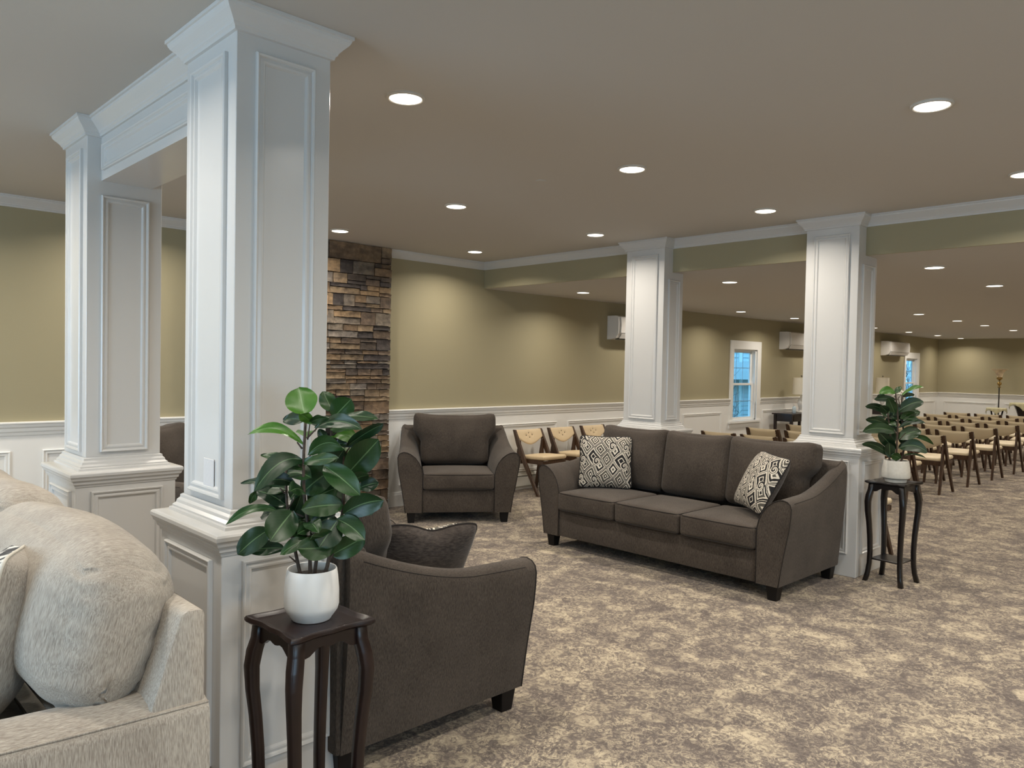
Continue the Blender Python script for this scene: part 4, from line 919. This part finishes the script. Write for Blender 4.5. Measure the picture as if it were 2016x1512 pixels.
SMALL_FIG_LEAVES=[
((-0.0281, 0.0129, 0.6353),(-0.1074, 0.0891, 0.6332),0.0577,0.0275,0.5),((-0.0281, 0.0128, 0.6326),(0.0017, -0.0142, 0.6828),0.0385,0.0027,0.5),((0.0373, -0.0091, 0.6161),(0.1166, -0.125, 0.6794),0.0302,0.0330,0.9),((-0.0464, 0.0713, 0.6138),(-0.0695, 0.1208, 0.5981),0.0330,0.0110,0.5),((-0.0303, 0.0133, 0.5886),(-0.1624, 0.0989, 0.5896),0.0495,0.0110,0.4),((-0.0108, -0.0084, 0.5067),(0.0591, -0.1425, 0.5779),0.0907,0.0247,0.4),((-0.0306, 0.0103, 0.4951),(-0.0934, 0.0328, 0.5997),0.0715,0.0000,0.2),((-0.0453, 0.0521, 0.4903),(-0.177, 0.1528, 0.5351),0.0550,0.0275,0.5),((-0.0453, 0.0522, 0.4931),(-0.1538, 0.0613, 0.5449),0.0660,0.0000,0.3),((0.0009, -0.0214, 0.4575),(0.15, -0.0941, 0.4987),0.0660,0.0137,0.4),((-0.0666, 0.0418, 0.4062),(-0.1959, 0.14, 0.4457),0.0605,0.0165,0.5),((-0.0469, 0.0662, 0.4536),(-0.1103, 0.1408, 0.4426),0.0330,0.0082,0.6),((-0.0072, -0.0159, 0.3913),(0.0803, -0.1544, 0.4277),0.0440,0.0330,0.8),((-0.0311, 0.006, 0.3577),(-0.24, 0.1379, 0.3628),0.0825,0.0330,0.5),((-0.0075, -0.0183, 0.3144),(0.0997, -0.1196, 0.3695),0.0935,0.0165,0.4),((-0.0315, 0.0019, 0.2313),(-0.1727, 0.0589, 0.3549),0.0825,0.0055,0.4),((0.052, -0.0751, 0.327),(0.132, -0.1956, 0.2779),0.0385,0.0330,0.9),((-0.0038, -0.0244, 0.2431),(0.0678, -0.1772, 0.2255),0.0935,0.0440,0.5),((0.0095, -0.0094, 0.2409),(0.1079, -0.0883, 0.2975),0.0605,0.0055,0.4),((-0.0594, 0.0272, 0.1866),(-0.2348, 0.1435, 0.2692),0.0605,0.0385,0.6),((-0.0765, 0.0157, 0.1834),(-0.1116, 0.0114, 0.2847),0.0715,0.0000,0.3),((-0.0232, -0.0359, 0.1739),(-0.0896, 0.001, 0.1968),0.0605,0.0055,0.4),((0.0159, -0.045, 0.1941),(0.1267, -0.1525, 0.1752),0.0165,0.0247,0.9),((-0.0253, 0.0516, 0.2374),(0.0202, 0.0403, 0.3694),0.0825,0.0000,0.3),((0.0472, -0.0122, 0.4054),(0.1008, -0.0325, 0.5049),0.0880,0.0000,0.3),((0.0059, 0.0425, 0.4366),(0.0449, 0.0232, 0.559),0.0825,0.0000,0.3),((0.0573, -0.0128, 0.2716),(0.111, -0.0332, 0.3708),0.0880,0.0000,0.3),((0.0256, 0.0208, 0.3595),(0.0069, 0.07, 0.457),0.0825,0.0000,0.3),((0.0519, -0.0095, 0.6103),(0.1332, -0.0596, 0.6225),0.0330,0.0110,0.5),((0.0715, -0.0313, 0.5278),(0.1301, -0.0746, 0.5065),0.0385,0.0055,0.6),]
SMALL_FIG_STEMS=[
[(-0.0239, -0.0078, 0.1656), (-0.0194, -0.0074, 0.2976), (-0.0149, -0.006, 0.4626), (-0.0261, 0.0111, 0.6381)],[(-0.0385, 0.0343, 0.1734), (-0.0091, 0.038, 0.2932), (-0.0453, 0.0522, 0.4931)],[(0.0251, -0.0272, 0.1641), (0.0627, -0.0311, 0.2951), (0.0367, -0.0141, 0.4613), (0.0393, -0.0109, 0.6217)],]
SMALL_FIG_TWIGS=[
[(-0.0075, -0.0187, 0.3034), (0.0243, -0.0476, 0.3537)],[(-0.0193, -0.0062, 0.3361), (-0.035, 0.0103, 0.3741)],[(0.0433, -0.0151, 0.6107), (0.0466, -0.0314, 0.6335)],[(-0.0027, -0.0151, 0.5343), (-0.0104, -0.0056, 0.5946)],[(0.0198, -0.0492, 0.1832), (0.0595, -0.0868, 0.2008)],[(-0.0256, 0.0317, 0.4495), (-0.0613, 0.0664, 0.4596)],]

potted(1.175, 2.083, .7145, 'tall leafy plant in a smooth white pot, nearest the camera', FIG_LEAVES, FIG_STEMS, FIG_TWIGS, POT1, 4, M['ceramic'], fill=26)
potted(5.765, 2.012, .7145, 'leafy plant in a speckled pale pot, beside the right hand column', SMALL_FIG_LEAVES, SMALL_FIG_STEMS, SMALL_FIG_TWIGS, POT2, 9, M['ceramic2'], 1.3, 10)

# ================================================================ FOLDING CHAIRS
def folding_chair(buttons, pad):
    e = empty('folding_chair'); Wd = M['walnut']; hx = .217
    for s in (-1, 1):
        bm = NB(); P = [(s * hx, .215, .735), (s * hx, .135, .56), (s * hx, .03, .36), (s * hx, -.195, 0)]
        hw = [(.013, .020), (.014, .034), (.014, .031), (.013, .021)]; rows = []
        for k, (p, (a, b)) in enumerate(zip(P, hw)):
            rows.append([bm.verts.new((p[0] + q * a, p[1] + r_ * b, p[2])) for q, r_ in ((-1, -1), (1, -1), (1, 1), (-1, 1))])
        grid_faces(bm, rows, closed_u=True); bm.faces.new(rows[0]); bm.faces.new(rows[-1]); obj('leg', bevel(bm, .003, 1), Wd, e)
        bm = NB(); P = [(s * (hx - .026), .150, .615), (s * (hx - .026), .165, .40), (s * (hx - .026), .245, 0)]; hw = [(.012, .012), (.013, .034), (.012, .020)]; rows = []
        for p, (a, b) in zip(P, hw): rows.append([bm.verts.new((p[0] + q * a, p[1] + r_ * b, p[2])) for q, r_ in ((-1, -1), (1, -1), (1, 1), (-1, 1))])
        grid_faces(bm, rows, closed_u=True); bm.faces.new(rows[0]); bm.faces.new(rows[-1]); obj('leg', bevel(bm, .003, 1), Wd, e)
        bm = NB(); P = [(s * hx, .045 + .17, .735)]
        sc_ = []; 
        for k in range(17): z = .638 + .090 * k / 16; sc_.append((s * (hx - .030 - .006 * abs(math.sin(k / 16 * PI * 3))), z))
        poly = sc_ + [(s * (hx - .008), .728), (s * (hx - .008), .638)]
        rows = [[bm.verts.new((x, .172 + (z - .638) * .45 + dy, z)) for x, z in poly] for dy in (.012, .022)]
        grid_faces(bm, rows, closed_u=True); bm.faces.new(rows[0]); bm.faces.new(rows[1]); obj('bracket', bm, Wd, e)
    # upholstered back: straight top, bowed lower edge, dished in plan
    def backpt(u, v, side):
        x = u * (hx - .014); zt = .733 - .004 * (1 - u * u); zb = .640 - .085 * (1 - abs(u) ** 1.7); z = zb + (zt - zb) * v
        lean = .163 + (z - .638) * .45; dish = .028 * (1 - u * u)
        th = .014 * (max(0, 1 - (2 * v - 1) ** 4)) ** .5 * (.55 + .45 * (1 - u ** 8))
        return (x, lean + dish + side * th, z)
    bm = NB(); n, m_ = (36, 16) if buttons else (18, 8); rows = []
    for i in range(n + 1):
        u = -1 + 2 * i / n; ring = [backpt(u, j / m_, -1) for j in range(m_ + 1)] + [backpt(u, j / m_, 1) for j in range(m_ - 1, 0, -1)]
        rows.append([bm.verts.new(p) for p in ring])
    grid_faces(bm, rows, closed_u=True); bm.faces.new(rows[0]); bm.faces.new(rows[-1])
    if buttons:
        for v in bm.verts:
            for bx_, bz in BT:
                d = math.hypot(v.co.x - bx_, v.co.z - bz)
                if d < .03: v.co.y += .009 * (1 - d / .03)
    bk = obj('backrest', bm, pad, e, smooth=50)
    if buttons:
        for bx_, bz in BT:
            y = .163 + (bz - .638) * .45 + .028 * (1 - (bx_ / hx) ** 2) - .013
            bm = NB(); lathe(bm, [(.006, 0), (.006, .002), (.002, .004)], 10); obj('button', bm, M['button'], bk, matrix=Matrix.Translation((bx_, y + .002, bz)) @ Matrix.Rotation(PI / 2, 4, 'X'))
    def sshape(q, nn):
        q.x *= 1 + .06 * (-nn.y); q.z -= .010 * nn.y * 1.0
        return q
    obj('seat', rbox(.375, .385, .050, .022, (0, .0, .014), 10, sshape), pad, e, smooth=True, matrix=Matrix.Translation((0, -.055, .428)))
    bm = NB()
    box(bm, -.200, .200, .115, .135, .345, .408); box(bm, -.193, .193, -.235, -.215, .365, .402)
    for s in (-1, 1): box(bm, s * .182 - .009, s * .182 + .009, -.225, .125, .360, .405)
    obj('seat_frame', bm, Wd, e)
    return e
BT = [(-.045, .665), (.005, .690), (.055, .668), (.005, .640)]
ca = folding_chair(True, M['tan']); index_kids(ca)
for k, (x, lb) in enumerate(((6.465, 'leftmost, beside the armchair'), (7.045, 'the middle one of three'), (7.65, 'rightmost, half hidden by the patterned pillow'))):
    o = ca if k == 0 else copy_tree(ca); o.location = (x, 6.215, 0); o.rotation_euler = (0, 0, 0)
    tag(o, 'tan button tufted folding chair against the back wall, ' + lb, 'chair', 'tufted folding chairs along the back wall')
cb = folding_chair(False, M['cream']); index_kids(cb); first = True
RX = [8.20, 9.24, 10.30, 11.33, 12.35, 13.40, 14.45, 15.50, 16.55]; RY = [3.04, 3.57, 4.10, 4.63]
for i, x in enumerate(RX):
    for j, y0 in enumerate(RY):
        o = cb if first else copy_tree(cb); first = False
        y = y0 - .026 * (x - 10.3) + .228
        o.location = (x + .22, y, 0); o.rotation_euler = (0, 0, PI / 2)
        tag(o, 'cream folding chair facing away, %s row from the columns, %s' % (ORD[i], ['on the open aisle', 'second from the aisle', 'third from the aisle', 'on the window side'][j]), 'chair', 'cream folding chairs in rows in the hall')
o = copy_tree(cb); o.location = (6.39, 2.53, 0); o.rotation_euler = (0, 0, PI / 2)
tag(o, 'lone cream folding chair hidden behind the right hand column and plant stand', 'chair', 'cream folding chairs in rows in the hall')

# ================================================================ FAR HALL FURNITURE
def side_table(x, y, L, d, h, label):
    e = empty('side_table', (x, y, 0), 0, label, 'table'); m = M['cherry']
    bm = NB(); box(bm, -L / 2, L / 2, -d / 2, d / 2, h - .022, h); obj('table_top', bevel(bm, .004), m, e)
    bm = NB(); box(bm, -L / 2 + .04, L / 2 - .04, -d / 2 + .03, d / 2 - .03, h - .14, h - .022); obj('apron', bevel(bm, .002, 1), m, e)
    bm = NB(); box(bm, -L / 2 + .10, L / 2 - .10, -d / 2 + .024, -d / 2 + .030, h - .125, h - .04); dr = obj('drawer', bm, m, e)
    bm = NB(); lathe(bm, [(.005, 0), (.005, .012), (.011, .018), (.011, .024), (.004, .026)], 12); obj('knob', bm, M['brass'], dr, matrix=Matrix.Translation((0, -d / 2 + .024, h - .082)) @ Matrix.Rotation(PI / 2, 4, 'X'))
    for sx in (-1, 1):
        for sy in (-1, 1):
            bm = NB(); bar(bm, (sx * (L / 2 - .05), sy * (d / 2 - .045), h - .022), (sx * (L / 2 - .05), sy * (d / 2 - .045), 0), .045, .045, .65); obj('leg', bm, m, e)
    return e
side_table(13.05, 6.27, 1.02, .38, .745, 'dark red side table under the second air conditioner, mostly behind the right column')
side_table(17.20, 6.22, 1.30, .42, .745, 'dark red side table behind the smaller plant, below the last air conditioner')
def table_lamp(x, y, z, label, r=.135, hs=.36, z0=.38):
    e = empty('table_lamp', (x, y, z), 0, label, 'lamp', 'cream drum table lamps')
    bm = NB(); lathe(bm, [(.07, 0), (.072, .012), (.03, .022), (.018, .04), (.045, .10), (.06, .16), (.05, .22), (.018, .27), (.012, .30), (.012, z0)], 24); obj('base', bm, M['ceramic'], e, smooth=40)
    bm = NB(); lathe(bm, [(r, z0 - .02), (r * .94, z0 + hs - .02), (r * .92, z0 + hs - .02), (r * .98, z0 - .02)], 32, cap=False); obj('lamp_shade', bm, M['shade'], e, smooth=40)
    bm = NB(); lathe(bm, [(.003, z0 + hs - .04), (.003, z0 + hs), (.014, z0 + hs + .004), (.014, z0 + hs + .012), (.004, z0 + hs + .02)], 12); tube(bm, [(-r * .92, 0, z0 + hs - .03), (r * .92, 0, z0 + hs - .03)], .002, n=5); obj('finial', bm, M['dark'], e, smooth=40)
    return e
table_lamp(13.24, 6.27, .7455, 'table lamp on the table under the second air conditioner, only its shade edge showing', .15, .30, .34)
table_lamp(16.84, 6.20, .7455, 'cream drum shade lamp standing behind the smaller plant', .135, .32, .33)
e = empty('sanitizer_bottle', (12.93, 6.24, .7455), 0, 'clear pump bottle on the dark table by the narrow window', 'bottle')
bm = NB(); lathe(bm, [(.030, 0), (.033, .004), (.033, .095), (.028, .108), (.012, .115), (.012, .122)], 20); obj('bottle_body', bm, M['clear'], e, smooth=40)
bm = NB(); lathe(bm, [(.014, .122), (.014, .136), (.005, .138), (.005, .165)], 14); tube(bm, [(.004, 0, .165), (-.02, 0, .168), (-.04, 0, .158)], .006, n=6); obj('pump', bm, M['plastic'], e, smooth=40)
e = empty('flower_arrangement', (17.55, 6.16, .7455), 0, 'white flowers in a low vase behind the smaller plant', 'flowers')
bm = NB(); lathe(bm, [(.04, 0), (.06, .02), (.075, .09), (.05, .14), (.06, .15), (.055, .15), (.045, .14)], 20, cap=False); obj('vase', bm, M['ceramic'], e, smooth=40)
rng = random.Random(3); bm = NB(); bm2 = NB()
for k in range(22):
    d = Vector((rng.uniform(-1, 1), rng.uniform(-.7, .5), rng.uniform(.25, 1))).normalized(); p = Vector((0, 0, .14)) + d * rng.uniform(.12, .26)
    tube(bm2, [(0, 0, .12), p], .002, n=4)
    for q in range(6):
        a = q * PI / 3; t_ = Vector((math.cos(a), math.sin(a), 0)); s_ = d.cross(t_); s_ = s_.normalized() if s_.length > .1 else Vector((1, 0, 0)); r_ = d.cross(s_)
        c0 = p; v = [bm.verts.new(c0), bm.verts.new(c0 + s_ * .03 + r_ * .012 + d * .008), bm.verts.new(c0 + s_ * .045 + d * .014), bm.verts.new(c0 + s_ * .03 - r_ * .012 + d * .008)]; bm.faces.new(v)
obj('petals', bm, M['petal'], e); obj('stalks', bm2, M['stem'], e)

e = empty('floor_lamp', (20.9, 5.04, 0), 0, 'brass torchiere floor lamp with an alabaster bowl against the far wall', 'lamp')
bm = NB(); lathe(bm, [(.14, 0), (.145, .015), (.12, .03), (.04, .045), (.02, .07)], 32); obj('base', bm, M['brass'], e, smooth=40)
bm = NB(); lathe(bm, [(.014, .06), (.014, 1.18)], 14); obj('pole', bm, M['steel'], e, smooth=40)
bm = NB(); lathe(bm, [(.014, 1.175), (.038, 1.185), (.038, 1.197), (.014, 1.205), (.012, 1.222), (.030, 1.232), (.044, 1.25), (.048, 1.272), (.044, 1.294), (.030, 1.312), (.012, 1.322), (.012, 1.34), (.030, 1.352), (.045, 1.37), (.060, 1.385), (.062, 1.42), (.055, 1.425)], 24); obj('collar', bm, M['brass'], e, smooth=40)
bm = NB(); lathe(bm, [(.052, 1.40), (.056, 1.44), (.070, 1.49), (.095, 1.545), (.130, 1.585), (.185, 1.612), (.187, 1.618), (.130, 1.592), (.09, 1.555), (.06, 1.49), (.045, 1.41)], 32, cap=False); obj('lamp_shade', bm, M['torch'], e, smooth=40)

def draped(x, y, r, h, label, cloth_rot, kind):
    e = empty('side_table', (x, y, 0), 0, label, 'table')
    bm = NB(); lathe(bm, [(r, h - .02), (r + .004, h - .012), (r, h - .004)], 32); obj('table_top', bm, M['espresso'] if kind else M['cherry'], e, smooth=40)
    if kind:
        for k in range(3):
            a = k * 2 * PI / 3 + .4; bm = NB(); tube(bm, [(r * .75 * math.cos(a), r * .75 * math.sin(a), h - .02), (r * .35 * math.cos(a), r * .35 * math.sin(a), h * .45), (r * .8 * math.cos(a), r * .8 * math.sin(a), 0)], .017, n=8); obj('leg', bm, M['espresso'], e, smooth=True)
    else:
        bm = NB(); lathe(bm, [(.15, 0), (.15, .03), (.10, .06), (.075, .25), (.085, .50), (.15, .70), (.185, .78), (.19, h - .02)], 8); obj('pedestal', bm, M['cherry'], e)
    # square cloth laid over the round top, corners hanging
    bm = NB(); n = 30; S = r * (1.33 if kind else 1.22); rows = []
    for i in range(n + 1):
        row = []
        for j in range(n + 1):
            a, b = (-1 + 2 * i / n) * S, (-1 + 2 * j / n) * S; d = math.hypot(a, b); rr = r + .008
            if d <= rr: p = (a, b, h + .001)
            else:
                an = math.atan2(b, a); ex = d - rr; fl = rr + .010 + .010 * math.sin(an * 14) * min(1, ex / .06); p = (fl * math.cos(an), fl * math.sin(an), h - ex)
            row.append(bm.verts.new(p))
        rows.append(row)
    grid_faces(bm, rows)
    c = obj('tablecloth', bm, M['cloth'], None, smooth=True); c.location = (x, y, .001); c.rotation_euler = (0, 0, cloth_rot)
    sol = c.modifiers.new('thickness', 'SOLIDIFY'); sol.thickness = .002; sol.offset = 1
    tag(c, 'cream satin cloth draped over the ' + ('low three legged round table by the torchiere' if kind else 'dark red pedestal table at the right edge'), 'tablecloth', 'cream cloths on the far tables')
draped(20.15, 4.90, .185, .72, 'low round three legged table half draped in cream cloth by the torchiere', 1.03, True)
draped(20.35, 4.42, .25, .85, 'dark red pedestal table under a cream cloth at the right edge', 1.0, False)
